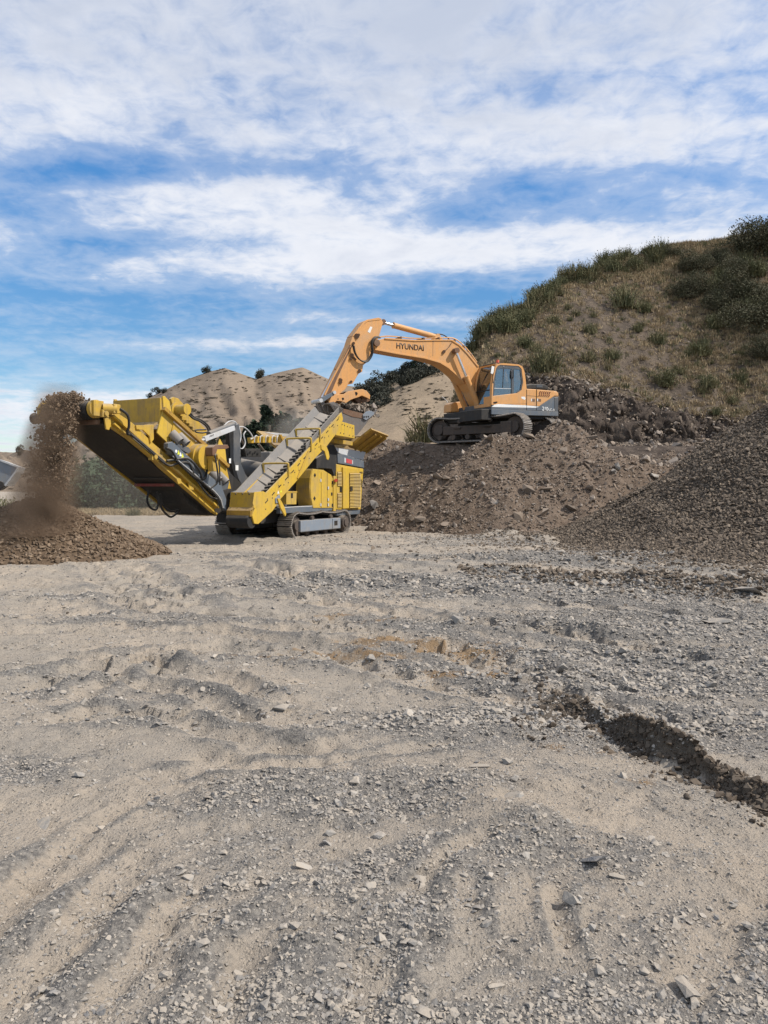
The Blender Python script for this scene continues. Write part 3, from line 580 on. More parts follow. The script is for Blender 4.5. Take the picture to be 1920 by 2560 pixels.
def make_hill():
    xs = np.concatenate([np.linspace(0.5, 24, 300), np.linspace(24.4, 80, 60)]); ys = np.concatenate([np.linspace(29.5, 37.5, 36), np.linspace(37.6, 43.5, 130), np.linspace(43.8, 80, 90)])
    X, Y = np.meshgrid(xs, ys); Z = hill_z(X, Y)
    cz, cy, tz, ty, bz, by = hill_parts(X, Y)
    yn = 0.5 * fbm(X * 0.6, Y * 0.6, 3, 75)
    cut = sstep(ty + 0.8, ty - 0.1, Y + yn)
    dx = np.clip(cut, 0, 1); X2 = X + 0.25 * dx * fbm(X * 2, Z * 2, 3, 77) * (Y > 38); Y2 = Y + 0.45 * dx * fbm(X * 1.5, Z * 2.2, 4, 78, 0.6) * (Y > 38)
    m = soil_mat('hillside_soil', (0.118, 0.092, 0.071), (0.088, 0.070, 0.056), (0.175, 0.136, 0.098), 0.35, 2.2, 0.9, 0.12, 'cut', (0.058, 0.045, 0.037), (0.125, 0.098, 0.078), 5)
    o = grid_mesh('hillside', X2, Y2, Z, m, dict(cut=cut)); tag(o, kind='structure'); return o
hill = make_hill()

# ---- far hills ------------------------------------------------------
SKA = [(-1500, 1100), (-600, 1150), (-150, 1120), (0, 1128), (50, 1135), (120, 1138), (180, 1128), (250, 1080), (330, 1016), (400, 984), (470, 952), (530, 932), (565, 924), (600, 936), (640, 950), (690, 938), (720, 932), (757, 924), (800, 942), (860, 966), (1000, 985), (1300, 960), (1700, 990), (2600, 1040)]
SKB = [(560, 1209), (700, 1150), (800, 1050), (850, 1000), (905, 982), (960, 958), (1010, 930), (1060, 912), (1120, 900), (1200, 890), (1500, 880), (2000, 900), (2600, 960)]
def angle_tab(sk): return [(p[0] - CX) / FPX for p in sk], [(1209 - p[1]) / FPX for p in sk]
AA, AZ = angle_tab(SKA); BA, BZ = angle_tab(SKB)
def farA_z(x, y):
    a = x / y; d = np.hypot(x, y) ; zr = np.interp(a, AA, AZ) * 460 + 1.6
    t = np.clip((y - 170) / (460 - 170), 0, 1); up = t ** 1.25
    gul = 1.2 * fbm(a * 6 + 0.4 * t, t * 0.9, 4, 81, 0.5, True) + 0.65 * fbm(a * 22 + 1.2 * t, t * 1.6, 4, 85, 0.55, True)
    z = -3 + (zr + 3) * up + gul * 9 * t * (1 - t) * 3.2 + 1.5 * fbm(x * 0.02, y * 0.02, 4, 82)
    return np.where(y > 460, zr - (y - 460) * 0.18, z)
def farB_z(x, y):
    a = x / y; zr = np.interp(a, BA, BZ) * 190 + 1.6; t = np.clip((y - 75) / (190 - 75), 0, 1)
    z = -1.5 + (zr + 1.5) * t ** 1.15 + 2.2 * fbm(a * 14, t * 3, 4, 83) * t * (1 - t) * 3 + 0.5 * fbm(x * 0.1, y * 0.1, 4, 84) * t * (1 - t) * 3
    return np.where(y > 190, zr - (y - 190) * 0.12, z)
def make_far(name, fz, a0, a1, y0, y1, na, ny, m, y2):
    a = np.linspace(a0, a1, na); ys = np.concatenate([np.linspace(y0, y1, ny), np.linspace(y1 + 5, y2, 12)])
    A, Y = np.meshgrid(a, ys); X = A * Y; return tag(grid_mesh(name, X, Y, fz(X, Y), m), kind='structure')
def dry_hill_mat(name, g1, g2, scrub, s):
    m, nt, b, out = new_mat(name); k = NT(nt); v = k.pos()
    c = k.mix(k.map(k.noise(v, 0.03 * s, 6, 0.6, 0.3), 0.36, 0.64), g1, g2)
    c = k.mix(k.map(k.noise(v, 0.25 * s, 6, 0.7), 0.45, 0.7, 0.0, 0.55), c, tuple(q * 0.7 for q in g1))
    big = k.map(k.noise(v, 0.018 * s, 4, 0.55), 0.50, 0.62)
    fl = k.map(k.noise(v, 0.13 * s, 5, 0.72), 0.56, 0.63)
    c = k.mix(k.math('MULTIPLY', k.math('ADD', k.math('MULTIPLY', big, 0.8), 0.06), fl), c, scrub)
    k.l(c, b.inputs['Base Color']); b.inputs['Roughness'].default_value = 1.0; b.inputs['Specular IOR Level'].default_value = 0.05
    k.bump(k.noise(v, 0.2 * s, 6, 0.7), 0.8, 1.2 / s, b); return m
farA = make_far('far_hills', farA_z, -0.85, 0.95, 165, 460, 700, 190, dry_hill_mat('dry_far_hill', (0.245, 0.192, 0.143), (0.195, 0.152, 0.114), (0.125, 0.103, 0.08), 1.0), 1400)
farB = make_far('middle_hill', farB_z, -0.20, 1.3, 75, 190, 300, 150, dry_hill_mat('dry_middle_hill', (0.315, 0.245, 0.172), (0.26, 0.202, 0.142), (0.175, 0.14, 0.10), 2.6), 420)

# ================================================================== PILES
def rock_pile_z(x, y):
    x = np.asarray(x, float); y = np.asarray(y, float)
    px, py = x - CRO[0], y - CRO[1]; c, s = math.cos(R(63)), math.sin(R(63))
    lx = px * c + py * s; ly = -px * s + py * c
    yf = np.interp(x, [-6, -2, 1.8, 4, 8, 12, 18], [28.5, 26.9, 24.7, 23.8, 24.3, 25.5, 27]) + 0.35 * fbm(x * 0.9, y * 0.3, 3, 90)
    top = np.interp(x, [-6, -1.5, -0.5, 2, 3.6, 5.6, 6.5, 7.4, 8.6, 10, 12, 20], [2.2, 3.2, 3.25, 3.22, 3.22, 3.24, 3.5, 3.25, 2.5, 2.1, 2.3, 3.2])
    top = np.where(x > 6, top + (3.35 - top) * sstep(31.5, 37, y), top)
    # low berm of spoil in front of the rear track ends
    top = top + 0.42 * np.exp(-((x - 6.45) / 0.8) ** 2 - ((y - 28.9) / 0.9) ** 2) + 0.2 * np.exp(-((x - 2.2) / 1.5) ** 2 - ((y - 28.6) / 0.5) ** 2)
    fr = (y - yf) * (0.80 + 0.06 * fbm(x * 0.7, y * 0.7, 2, 91)); lf = np.maximum(-1.55 - ly, lx - 6.3) * 0.95 + 0.15
    bk = np.where(x < 4.5, (38 - y) * 0.8 + np.maximum(x, 0) * 0.4, 9); ll = (x + 6) * 0.8
    def smin(a, b, k=0.35):
        h = np.clip(0.5 + 0.5 * (b - a) / k, 0, 1); return b + (a - b) * h - k * h * (1 - h)
    z = smin(smin(smin(smin(top, fr), lf), bk), ll)
    foot = np.exp(-(np.maximum(np.abs((x - 4.4) * 0.788 - (y - 31) * 0.616) - 2.3, 0) / 0.3) ** 2 - (np.maximum(np.abs((x - 4.4) * 0.616 + (y - 31) * 0.788) - 1.6, 0) / 0.3) ** 2)
    rough = (0.22 * fbm(x * 0.9, y * 0.9, 4, 92, 0.55) + 0.12 * fbm(x * 3, y * 3, 4, 93, 0.6, True)) * np.clip(z * 1.5, 0, 1)
    return z + rough * (1 - foot) - 0.02 * foot
def slope_pts(fz, x0, x1, y0, y1, n, keep):
    x = RNG.uniform(x0, x1, n); y = RNG.uniform(y0, y1, n); z = fz(x, y); k = keep(x, y, z); return x[k], y[k], z[k]
rp = empty('rubble_pile', (0, 0, 0)); tag(rp, 'big brown heap of broken rock and soil under the orange excavator', 'rubble pile')
xs = np.linspace(-6, 19, 330); ys = np.concatenate([np.linspace(23, 30, 150), np.linspace(30.1, 39, 60)])
X, Y = np.meshgrid(xs, ys)
grid_mesh('mound', X, Y, np.maximum(rock_pile_z(X, Y), -0.25), soil_mat('rubble_soil', (0.172, 0.128, 0.094), (0.228, 0.174, 0.132), (0.110, 0.079, 0.057), 0.5, 3.5, 1.0, 0.10, bs=7), parent=rp)
front = lambda x, y, z: (z > 0.02) & (y < 30.6 + 0.5 * (x > 7) * (x - 7) + 4.5 * (x < 1.6))
front2 = lambda x, y, z: front(x, y, z) | ((x > 6.5) & (y < 38.5))
x, y, z = slope_pts(rock_pile_z, -4, 17, 23.2, 38.5, 56000, front2)
stones_at('rubble', x, y, z, np.clip(RNG.lognormal(-2.75, 0.45, len(x)), 0.03, 0.26), VAR['rubble'], 8, rp, 0.7)
x, y, z = slope_pts(rock_pile_z, -2.5, 11, 23.4, 31, 620, front)
xb_, yb_, zb_ = slope_pts(rock_pile_z, 6.3, 16, 30.5, 38.4, 900, lambda x, y, z: z > 0.1)
stones_at('bench_rubble', xb_, yb_, zb_, np.clip(RNG.lognormal(-1.75, 0.5, len(xb_)), 0.08, 0.65), VAR['rubble'], 8, rp, 0.7)
rnd = random.Random(5)
szs = sorted([min(0.62, 0.16 + rnd.expovariate(11)) for _ in range(280)], reverse=True)
for i, s_ in enumerate(szs):
    o = link('rock', ROCKS['rubble' if rnd.random() < 0.92 else 'stone'][rnd.randrange(8)], rp)
    o.location = (x[i], y[i], z[i] + s_ * 0.12); o.rotation_euler = (rnd.gauss(0.5, 0.4), rnd.gauss(0, 0.5), rnd.uniform(0, 6.28)); o.scale = (s_ * rnd.uniform(0.9, 1.5), s_, s_ * rnd.uniform(0.5, 0.9))

# dark crushed gravel heap on the right
GC = (13.6, 21.6)
def gravel_pile_z(x, y):
    x = np.asarray(x, float); y = np.asarray(y, float); d = np.hypot(x - GC[0], y - GC[1]) + 0.35 * fbm(x * 0.5, y * 0.5, 3, 95)
    an = np.arctan2(y - GC[1], x - GC[0]); dd0 = d; d = d + 0.5 * fbm(an * 3.0, d * 0.12, 3, 94)
    z = 0.55 * np.log1p(np.exp(np.clip((6.0 - d * 0.74) / 0.55, -30, 30))) - 0.12; z = np.minimum(z, 5.4)
    z = z - 0.35 * sstep(9.6, 11.2, dd0)
    return z + (0.10 * fbm(x * 1.1, y * 1.1, 4, 96) + 0.05 * fbm(an * 14, d * 0.5, 3, 93)) * np.clip(z * 1.5 + 0.2, 0, 1)
gpile = empty('gravel_pile', (0, 0, 0)); tag(gpile, 'tall cone of dark crushed gravel at the right edge of the yard', 'gravel pile')
X, Y = np.meshgrid(np.linspace(2.5, 25, 230), np.linspace(10.5, 33, 200))
grid_mesh('mound', X, Y, np.maximum(gravel_pile_z(X, Y), -0.2), soil_mat('dark_gravel', (0.098, 0.082, 0.066), (0.13, 0.108, 0.086), (0.056, 0.047, 0.038), 0.5, 9, 1.0, 0.06, bs=22), parent=gpile)
x, y, z = slope_pts(gravel_pile_z, 3.5, 14.5, 11.5, 27, 120000, lambda x, y, z: (z > 0.0) & (x < 0.56 * y + 1.2))
stones_at('crushed_gravel', x, y, z, np.clip(RNG.lognormal(-2.62, 0.32, len(x)), 0.035, 0.17), VAR['stone_dark'], 8, gpile, 0.6)

# brown heap building up under the discharge belt
DC = (-7.75, 17.45)
def dirt_pile_z(x, y):
    x = np.asarray(x, float); y = np.asarray(y, float); dx, dy = x - DC[0], y - DC[1]; an = np.arctan2(dy, dx)
    rad = np.interp(an, [-3.15, -2.4, -1.57, -0.8, 0.2, 0.8, 1.6, 3.15], [3.4, 2.5, 2.05, 2.2, 2.9, 3.0, 2.6, 3.4]); d = np.hypot(dx, dy) / rad + 0.06 * fbm(x * 0.9, y * 0.9, 3, 97)
    z = 1.42 * (1 - np.sqrt(d * d + 0.012)); toe = 0.13 * np.exp(-np.maximum(d - 1, 0) / 0.14) - 0.20
    return np.maximum(z, toe) + 0.05 * fbm(x * 2, y * 2, 4, 98) * np.clip(z + 0.3, 0, 1)
dp = empty('dirt_pile', (0, 0, 0)); tag(dp, 'brown heap of freshly crushed stone below the raised conveyor', 'dirt pile')
X, Y = np.meshgrid(np.linspace(-12.5, -4, 150), np.linspace(14, 22, 140))
grid_mesh('mound', X, Y, np.maximum(dirt_pile_z(X, Y), -0.2), soil_mat('brown_crushed_soil', (0.205, 0.145, 0.095), (0.165, 0.115, 0.075), (0.11, 0.076, 0.05), 0.9, 9, 1.0, 0.05, bs=22), parent=dp)
x, y, z = slope_pts(dirt_pile_z, -12, -4.2, 14.5, 21.5, 20000, lambda x, y, z: z > 0.0)
e = np.exp(-((x + 6) / 1.3) ** 2)
stones_at('crushed_stone', x, y, z, np.clip(RNG.lognormal(-2.75, 0.35, len(x)) * (1 + 0.35 * e), 0.025, 0.15), VAR['crushed'], 8, dp, 0.6)

# ---- loose gravel of the yard ------------------------------------------
def yard(n, y0, y1, halfk, size_med, sig, cap, floor=0.12):
    v = RNG.uniform(0, 1, n); y = y0 + (y1 - y0) * v; x = RNG.uniform(-1, 1, n) * (halfk * y + 0.5)
    g = gravel_amt(x, y); k = RNG.uniform(0, 1, n) < (floor + (1 - floor) * np.clip((g - 0.22) / 0.5, 0, 1) ** 1.3); x, y, g = x[k], y[k], g[k]
    s = np.clip(RNG.lognormal(math.log(size_med), sig, len(x)), size_med * 0.4, cap) * (0.7 + 0.6 * g)
    return x, y, s
A1 = yard(90000, 2.0, 5.2, 0.54, 0.0105, 0.48, 0.045, 0.30); A2 = yard(90000, 5.0, 11, 0.54, 0.020, 0.48, 0.09, 0.26); A3 = yard(90000, 10.5, 25, 0.54, 0.036, 0.42, 0.14, 0.14)
x, y, s_ = (np.concatenate([a, b, c]) for a, b, c in zip(A1, A2, A3))
stones_at('loose_gravel', x, y, ground_z(x, y), s_, VAR['stone'], 8, None, 0.35, sink=0.30); tag(bpy.data.objects['loose_gravel'], 'grey and beige loose gravel strewn over the quarry floor', 'gravel')

# gravel spilled round the cone and along the windrow
n = 42000; an = RNG.uniform(2.2, 5.2, n); d_ = 7.8 + RNG.exponential(1.3, n); x = GC[0] + d_ * np.cos(an); y = GC[1] + d_ * np.sin(an); k = (x < 0.56 * y + 1) & (np.abs(fbm(x * 0.7, y * 0.9, 3, 99)) < RNG.uniform(0, 0.7, n))
x, y = x[k], y[k]
Pw = RIDP[0][0]; t_ = RNG.uniform(0, 1, 9000); xw = Pw[0, 0] + (Pw[-1, 0] - Pw[0, 0]) * t_; yw = np.interp(xw, Pw[:, 0], Pw[:, 1]) + RNG.normal(0, 0.42, 9000); k = (xw < 0.56 * yw + 1) & (RNG.uniform(0, 1, 9000) < 0.35 + 0.6 * t_); x = np.concatenate([x, xw[k]]); y = np.concatenate([y, yw[k]])
o = stones_at('spilled_gravel', x, y, np.maximum(ground_z(x, y), gravel_pile_z(x, y)), np.clip(RNG.lognormal(-2.95, 0.4, len(x)), 0.025, 0.14), VAR['stone_dark'], 8, None, 0.5); tag(o, 'dark gravel spilled in front of the gravel cone', 'gravel')

# crumbled brown soil along the low bank
n = 6000; t_ = RNG.uniform(0, 1, n) ** 0.75; x = BANK[0, 0] + (BANK[-3, 0] - BANK[0, 0]) * t_; y = np.interp(x, BANK[:, 0], BANK[:, 1]) + RNG.normal(-0.02, 1, n) * RNG.choice([0.07, 0.14, 0.30], n); k = (0.5 + fbm(x * 2.2, y * 1.5, 3, 58)) > RNG.uniform(0, 1, n) * 0.9; x, y = x[k], y[k]; n = len(x)
o = stones_at('crumbled_soil', x, y, ground_z(x, y), np.clip(RNG.lognormal(-4.0, 0.55, n), 0.007, 0.07), VAR['clod'], 8, None, 0.8, (0.6, 1.1), 0.2); tag(o, 'crumbled dark soil heaped along the low bank in the foreground', 'soil')

# single stones one can pick out
def stone(px, py, size, label, flat=0.65, m='stone', rot=None, group=None, name='stone', ax=1.25, seed=0):
    x, y = gp(px, py); rnd = random.Random(int(px * 7 + py))
    o = link(name, ROCKS[m][(int(px) + seed) % 8]); z = float(ground_z(np.array([x]), np.array([y]))[0])
    o.location = (x, y, z + size * flat * 0.14); o.scale = (size * ax, size, size * flat); o.rotation_euler = rot or (rnd.gauss(0, 0.2), rnd.gauss(0, 0.2), rnd.uniform(0, 6.28))
    return tag(o, label, 'stone', group)
NOTE = [(700, 1772, 0.15, 'pale blocky stone lying alone on the smooth dust left of centre'), (1285, 2030, 0.14, 'upright wedge of grey stone standing in the churned dark soil'), (885, 1983, 0.07, 'rounded light grey stone at the end of the gravel strip'),
        (1425, 2275, 0.10, 'angular grey stone half sunk beside the crack in the dust'), (1052, 2210, 0.055, 'pinkish flat stone resting on bare dust near the bottom centre'), (1868, 1495, 0.36, 'tall brown boulder beside the dark gravel windrow'),
        (1790, 1565, 0.34, 'flat pale slab in the gravel right of centre'), (1145, 1585, 0.22, 'small tan boulder sitting on the ochre patch'), (760, 1390, 0.26, 'dark lump of stone on the floor in front of the crusher'), (195, 1545, 0.16, 'lone dark stone on the smooth floor below the brown heap'),
        (460, 1370, 0.10, 'small dark stone just off the tip of the brown heap'), (1200, 1940, 0.10, 'white chipped stone above the churned dark soil'), (1240, 2480, 0.05, 'blue grey oval pebble in the foreground gravel'), (1062, 2545, 0.07, 'large pale pebble at the bottom edge of the yard'),
        (110, 2060, 0.11, 'pale flat slab embedded in dust at the left'), (255, 2065, 0.06, 'pale cube shaped stone on a dusty rut'), (1480, 2160, 0.16, 'broken slab of blue grey slate in the dust'), (1720, 2480, 0.10, 'broad blue grey stone in the bottom right gravel'), (760, 2190, 0.075, 'grey stone at the right end of a gravel streak'), (735, 2350, 0.05, 'pointed pale stone on the dust at the bottom left of centre')]
for px, py, sz, lb in NOTE: stone(px, py, sz, lb, 0.34 if 'slab' in lb or 'slate' in lb else 0.62)
rnd = random.Random(11); k = 0
while k < 110:
    px, py = rnd.uniform(20, 1900), rnd.uniform(1400, 2550); x, y = gp(px, py); g = float(gravel_amt(np.array([x]), np.array([y]))[0])
    if rnd.random() > 0.12 + g: continue
    stone(px, py, (0.018 + 0.0075 * y) * rnd.uniform(0.7, 1.4), 'loose angular stone lying on the quarry floor', rnd.uniform(0.45, 0.85), group='loose stones on the quarry floor', seed=k); k += 1
for i in range(36):                                          # clods along the broken bank
    t = rnd.random() ** 0.9; px = 1340 + t * 620; py = np.interp(px, [1340, 1410, 1480, 1560, 1640, 1740, 1850, 1960], [1797, 1782, 1805, 1856, 1892, 1934, 1990, 2030]) + rnd.gauss(8, 16)
    stone(px, py, 0.025 + 0.055 * rnd.random() ** 1.8, 'brown clod of earth broken off the low bank', rnd.uniform(0.6, 1.0), 'clod', group='clods along the low bank', name='earth_clod', seed=i)['category'] = 'clod'

# ================================================================== MACHINES
def track_path(L, H, sag=0.05, n_arc=9):
    """closed loop in (x, z): flat bottom, round ends, slightly sagging top"""
    r = H / 2; P = []
    for i in range(9): P.append((-L / 2 + r + (L - 2 * r) * i / 8, 0.0))
    for i in range(1, n_arc): a = -math.pi / 2 + math.pi * i / n_arc; P.append((L / 2 - r + r * math.cos(a), r + r * math.sin(a)))
    for i in range(13): t = i / 12; P.append((L / 2 - r - (L - 2 * r) * t, H - sag * abs(math.sin(2 * math.pi * t))))
    for i in range(1, n_arc): a = math.pi / 2 + math.pi * i / n_arc; P.append((-L / 2 + r + r * math.cos(a), r + r * math.sin(a)))
    return P
def walk(P, n):
    Q = [Vector((p[0], p[1])) for p in P]; seg = [(Q[i], Q[(i + 1) % len(Q)]) for i in range(len(Q))]; tot = sum((b - a).length for a, b in seg); out = []
    for k in range(n):
        s = tot * k / n
        for a, b in seg:
            l = (b - a).length
            if s <= l: d = (b - a) / l; out.append((a + d * s, math.atan2(d.y, d.x))); break
            s -= l
    return out
def make_track(parent, yc, x0, L, H, wid, pitch, side, panel_mat, rot=0.0, frame_mat='dirty_frame', big_plate=False, sag=0.05):
    """track > shoe, side_panel, roller, idler; side = -1/+1 which y side shows its plate"""
    P = track_path(L, H, sag); b = MB()
    inner = [(x, z) for x, z in track_path(L - 0.10, H - 0.10, sag)]; inner = [(x, z + 0.05) for x, z in inner]
    n = len(P); vs = []; fs = []
    for (q, w) in ((P, wid * 0.30), (inner, wid * 0.30)):
        for y in (-w, w): vs += [(x, y, z) for x, z in q]
    for i in range(n):
        j = (i + 1) % n
        fs += [(i, j, n + j, n + i), (2 * n + i, 3 * n + i, 3 * n + j, 2 * n + j), (i, 2 * n + i, 2 * n + j, j), (n + i, n + j, 3 * n + j, 3 * n + i)]
    b.add(vs, fs); t = b.build('track', 'black', parent); t.location = (x0, yc, 0); t.rotation_euler = (0, 0, rot)
    sh = MB(); sh.box(-pitch * 0.46, pitch * 0.46, -wid / 2, wid / 2, -0.024, 0.004)
    for q in (-0.36, 0.0, 0.36): sh.box(pitch * q - 0.009, pitch * q + 0.009, -wid / 2, wid / 2, -0.052, -0.024)
    me = sh.mesh('track_shoe', 'shoe'); tot = sum((Vector(P[i]) - Vector(P[(i + 1) % n])).length for i in range(n))
    for p, a in walk(P, int(tot / pitch)):
        o = link('shoe', me, t); o.location = (p.x, 0, p.y); o.rotation_euler = (0, -a, 0)
    r = H / 2 - 0.08
    for i, (sx, nm) in enumerate(((-1, 'idler'), (1, 'sprocket'))):
        part(nm, frame_mat, t, lambda b: (b.cyl((sx * (L / 2 - H / 2), -0.12, H / 2), (sx * (L / 2 - H / 2), 0.12, H / 2), r, n=22), b.cyl((sx * (L / 2 - H / 2), side * 0.10, H / 2), (sx * (L / 2 - H / 2), side * wid * 0.42, H / 2), r * 0.55, n=18)), 0.01)
    for i in range(6):
        xx = -L / 2 + H * 0.55 + (L - H * 1.1) * i / 5
        part('roller', frame_mat, t, lambda b: b.cyl((xx, -wid * 0.4, 0.15), (xx, wid * 0.4, 0.15), 0.10, n=12))
    for xx in (-L * 0.16, L * 0.16):
        part('carrier_roller', frame_mat, t, lambda b: b.cyl((xx, -wid * 0.3, H - 0.17), (xx, side * wid * 0.46, H - 0.17), 0.075, n=14))
    return t

# ------------------------------------------------------------------ tracked crusher
C = CRUSH
cr = empty('crusher', CRO, R(63)); tag(cr, 'yellow tracked rock crusher with raised conveyors pouring brown stone', 'crusher')
def cpoly(pts, y): return C.poly(pts, y)
def cplate(name, m, pts, y, th, parent=cr, bevel=0.006): return part(name, m, parent, lambda b: b.prism(cpoly(pts, y), y, y + th), bevel)

for yc, side in ((-1.15, -1), (1.15, -1)):
    t = make_track(cr, yc, 1.72, 3.45, 0.72, 0.50, 0.155, side, 'track_grey')
    f = part('side_panel', 'track_grey', t, lambda b: (b.box(-1.32, 1.02, -0.285, 0.2, 0.17, 0.50)), 0.012)
    part('hatch', 'dark_slot', t, lambda b: b.box(0.62, 0.82, -0.289, -0.28, 0.27, 0.42))
    part('seam', 'black', t, lambda b: (b.box(0.50, 0.52, -0.289, -0.28, 0.18, 0.49), b.box(-1.32, 1.02, -0.29, -0.28, 0.155, 0.172)))
    part('track_motor', 'dirty_frame', t, lambda b: (b.cyl((1.32, 0, 0.36), (1.32, -0.30, 0.36), 0.24, 0.20, n=18), b.cyl((1.32, -0.3, 0.36), (1.32, -0.34, 0.36), 0.13, n=14)), 0.01)
part('chassis', 'black', cr, lambda b: (b.box(-0.7, 5.0, -0.80, 0.80, 0.45, 0.80), b.box(-0.4, 4.6, -1.16, 1.16, 0.80, 0.86)), 0.01)
part('deck_rail', 'slate', cr, lambda b: (b.box(-0.45, 2.72, -1.30, -1.16, 0.74, 0.90), b.box(-0.45, 2.72, 1.16, 1.30, 0.74, 0.90)), 0.01)
part('deck_lip', 'silver', cr, lambda b: b.box(-0.45, 1.6, -1.305, -1.18, 0.902, 0.925), 0.004)

# ---- discharge conveyor, raised towards the camera ----
UP = [(276, 1020), (331, 1057), (383, 1108), (440, 1155), (500, 1212), (548, 1256)]
LO = [(532, 1282), (497, 1251), (440, 1203), (401, 1170), (377, 1145), (319, 1097), (268, 1062), (262, 1030)]
dc = part('discharge_conveyor', 'belt_under', cr, lambda b: (b.prism([(-6.62, 3.10), (-6.4, 2.92), (-6.19, 2.85), (-5.26, 2.27), (-4.37, 1.78), (-2.55, 0.75), (-2.2, 0.9), (-2.6, 1.2)], -0.68, 0.68)), 0.01)
cplate('side_beam', 'yellow', UP + LO, -0.80, 0.07, dc)
part('side_beam', 'yellow', dc, lambda b: b.prism([(x, z) for x, z in cpoly(UP + LO, -0.80)], 0.72, 0.79), 0.006)
part('beam_flange', 'yellow', dc, lambda b: (b.bar((-6.3, -0.86, 3.10), (-2.7, -0.86, 0.97), 0.13, 0.05), b.bar((-6.25, -0.845, 2.93), (-2.75, -0.845, 0.80), 0.10, 0.04)), 0.005)
part('belt', 'belt', dc, lambda b: b.prism([(-6.6, 3.34), (-2.4, 0.98 + 0.35), (-2.4, 1.25), (-6.6, 3.26)], -0.62, 0.62))
part('head_drum', 'rubber', dc, lambda b: (b.cyl((-6.66, -0.66, 3.20), (-6.66, 0.66, 3.20), 0.205, n=26), [b.cyl((-6.66, q, 3.20), (-6.66, q + 0.012, 3.20), 0.212, n=26) for q in (-0.6, -0.52, -0.44, 0.45, 0.55)]), 0.0)
part('scraper_bar', 'rust', dc, lambda b: b.box(-6.60, -6.50, -0.72, 0.72, 2.90, 3.0), 0.005)
dm = part('drive_motor', 'yellow', dc, lambda b: (b.cyl((-6.66, -0.70, 3.22), (-6.66, -0.80, 3.22), 0.20, n=20), b.box(-6.80, -6.52, -0.86, -0.76, 3.06, 3.40), b.cyl((-6.55, -0.84, 3.24), (-6.30, -1.0, 3.24), 0.11, n=14), b.box(-6.42, -6.22, -1.05, -0.85, 3.14, 3.34)), 0.012)
part('drive_motor', 'yellow', dc, lambda b: (b.cyl((-6.66, 0.70, 3.22), (-6.66, 0.80, 3.22), 0.24, n=20), b.cyl((-6.66, 0.8, 3.10), (-6.66, 1.04, 3.08), 0.10, n=14)), 0.01)
part('motor_stub', 'dirty_frame', dc, lambda b: (b.cyl((-6.7, 0.8, 3.08), (-6.7, 1.10, 3.08), 0.105, n=14), b.cyl((-6.7, 1.10, 3.08), (-6.7, 1.14, 3.08), 0.13, n=14)), 0.005)
part('lifting_eye', 'yellow', dc, lambda b: b.prism(cpoly([(262, 1045), (276, 1045), (278, 1060), (273, 1075), (266, 1073), (264, 1060)], -0.92), -0.92, -0.88), 0.004)
for pts in ([(472, 1205), (486, 1210), (484, 1225), (474, 1224)], [(440, 1193), (452, 1197), (455, 1208), (446, 1210)]):
    part('lifting_eye', 'yellow', dc, lambda b: b.prism(cpoly(pts, -0.9), -0.9, -0.86), 0.004)
part('bearing_block', 'yellow', dc, lambda b: [b.box(q[0] - 0.09, q[0] + 0.09, -0.93, -0.80, q[1] - 0.08, q[1] + 0.08) for q in cpoly([(262, 1034), (385, 1142), (398, 1145)], -0.9)] + [b.cyl((q[0], -0.97, q[1]), (q[0], -0.9, q[1]), 0.055, n=12) for q in cpoly([(262, 1034), (385, 1142)], -0.9)], 0.008)
part('belly_frame', 'black', dc, lambda b: b.prism(cpoly([(333, 1196), (372, 1216), (396, 1258), (430, 1281), (540, 1281), (560, 1235), (470, 1150)], 0.45), -0.55, 0.45), 0.01)
part('red_strip', 'reddark', dc, lambda b: b.box(-4.12, -4.06, -0.62, 0.66, 1.53, 1.60))
part('hose', 'rubber', dc, lambda b: (b.tube([(-6.25, -1.05, 3.25), (-6.05, -1.08, 3.12), (-5.98, -1.05, 2.90), (-5.96, -0.98, 2.72), (-5.7, -0.93, 2.66), (-4.75, -0.93, 2.12)], 0.030), b.tube([(-5.95, -0.96, 2.78), (-5.6, -0.95, 2.58), (-4.7, -0.95, 2.06), (-4.4, -1.0, 2.08), (-4.0, -1.05, 2.10), (-3.75, -1.02, 1.75), (-3.3, -1.0, 1.35), (-3.0, -0.98, 1.22), (-2.75, -0.98, 1.2)], 0.024),
     b.tube([(-4.7, -0.97, 2.14), (-4.35, -1.02, 2.19), (-4.05, -1.08, 2.20), (-3.7, -1.1, 1.95), (-3.55, -1.08, 1.72)], 0.03)))
part('pipe', 'silver', dc, lambda b: [b.tube([(-5.75, -0.89 - 0.02 * i, 2.74 - 0.05 * i), (-4.75, -0.89 - 0.02 * i, 2.17 - 0.05 * i)], 0.011, 6, 1) for i in range(3)])
hang = [[(372, 1227), (368, 1250), (375, 1268), (390, 1274), (396, 1255), (392, 1230)], [(396, 1240), (405, 1272), (425, 1292), (440, 1285), (448, 1276)], [(400, 1235), (408, 1262), (425, 1278), (450, 1274)]]
for h_ in hang: part('hanging_hose', 'rubber', dc, lambda b: b.tube([C.p3(a, q, 0.0) for a, q in h_], 0.028))

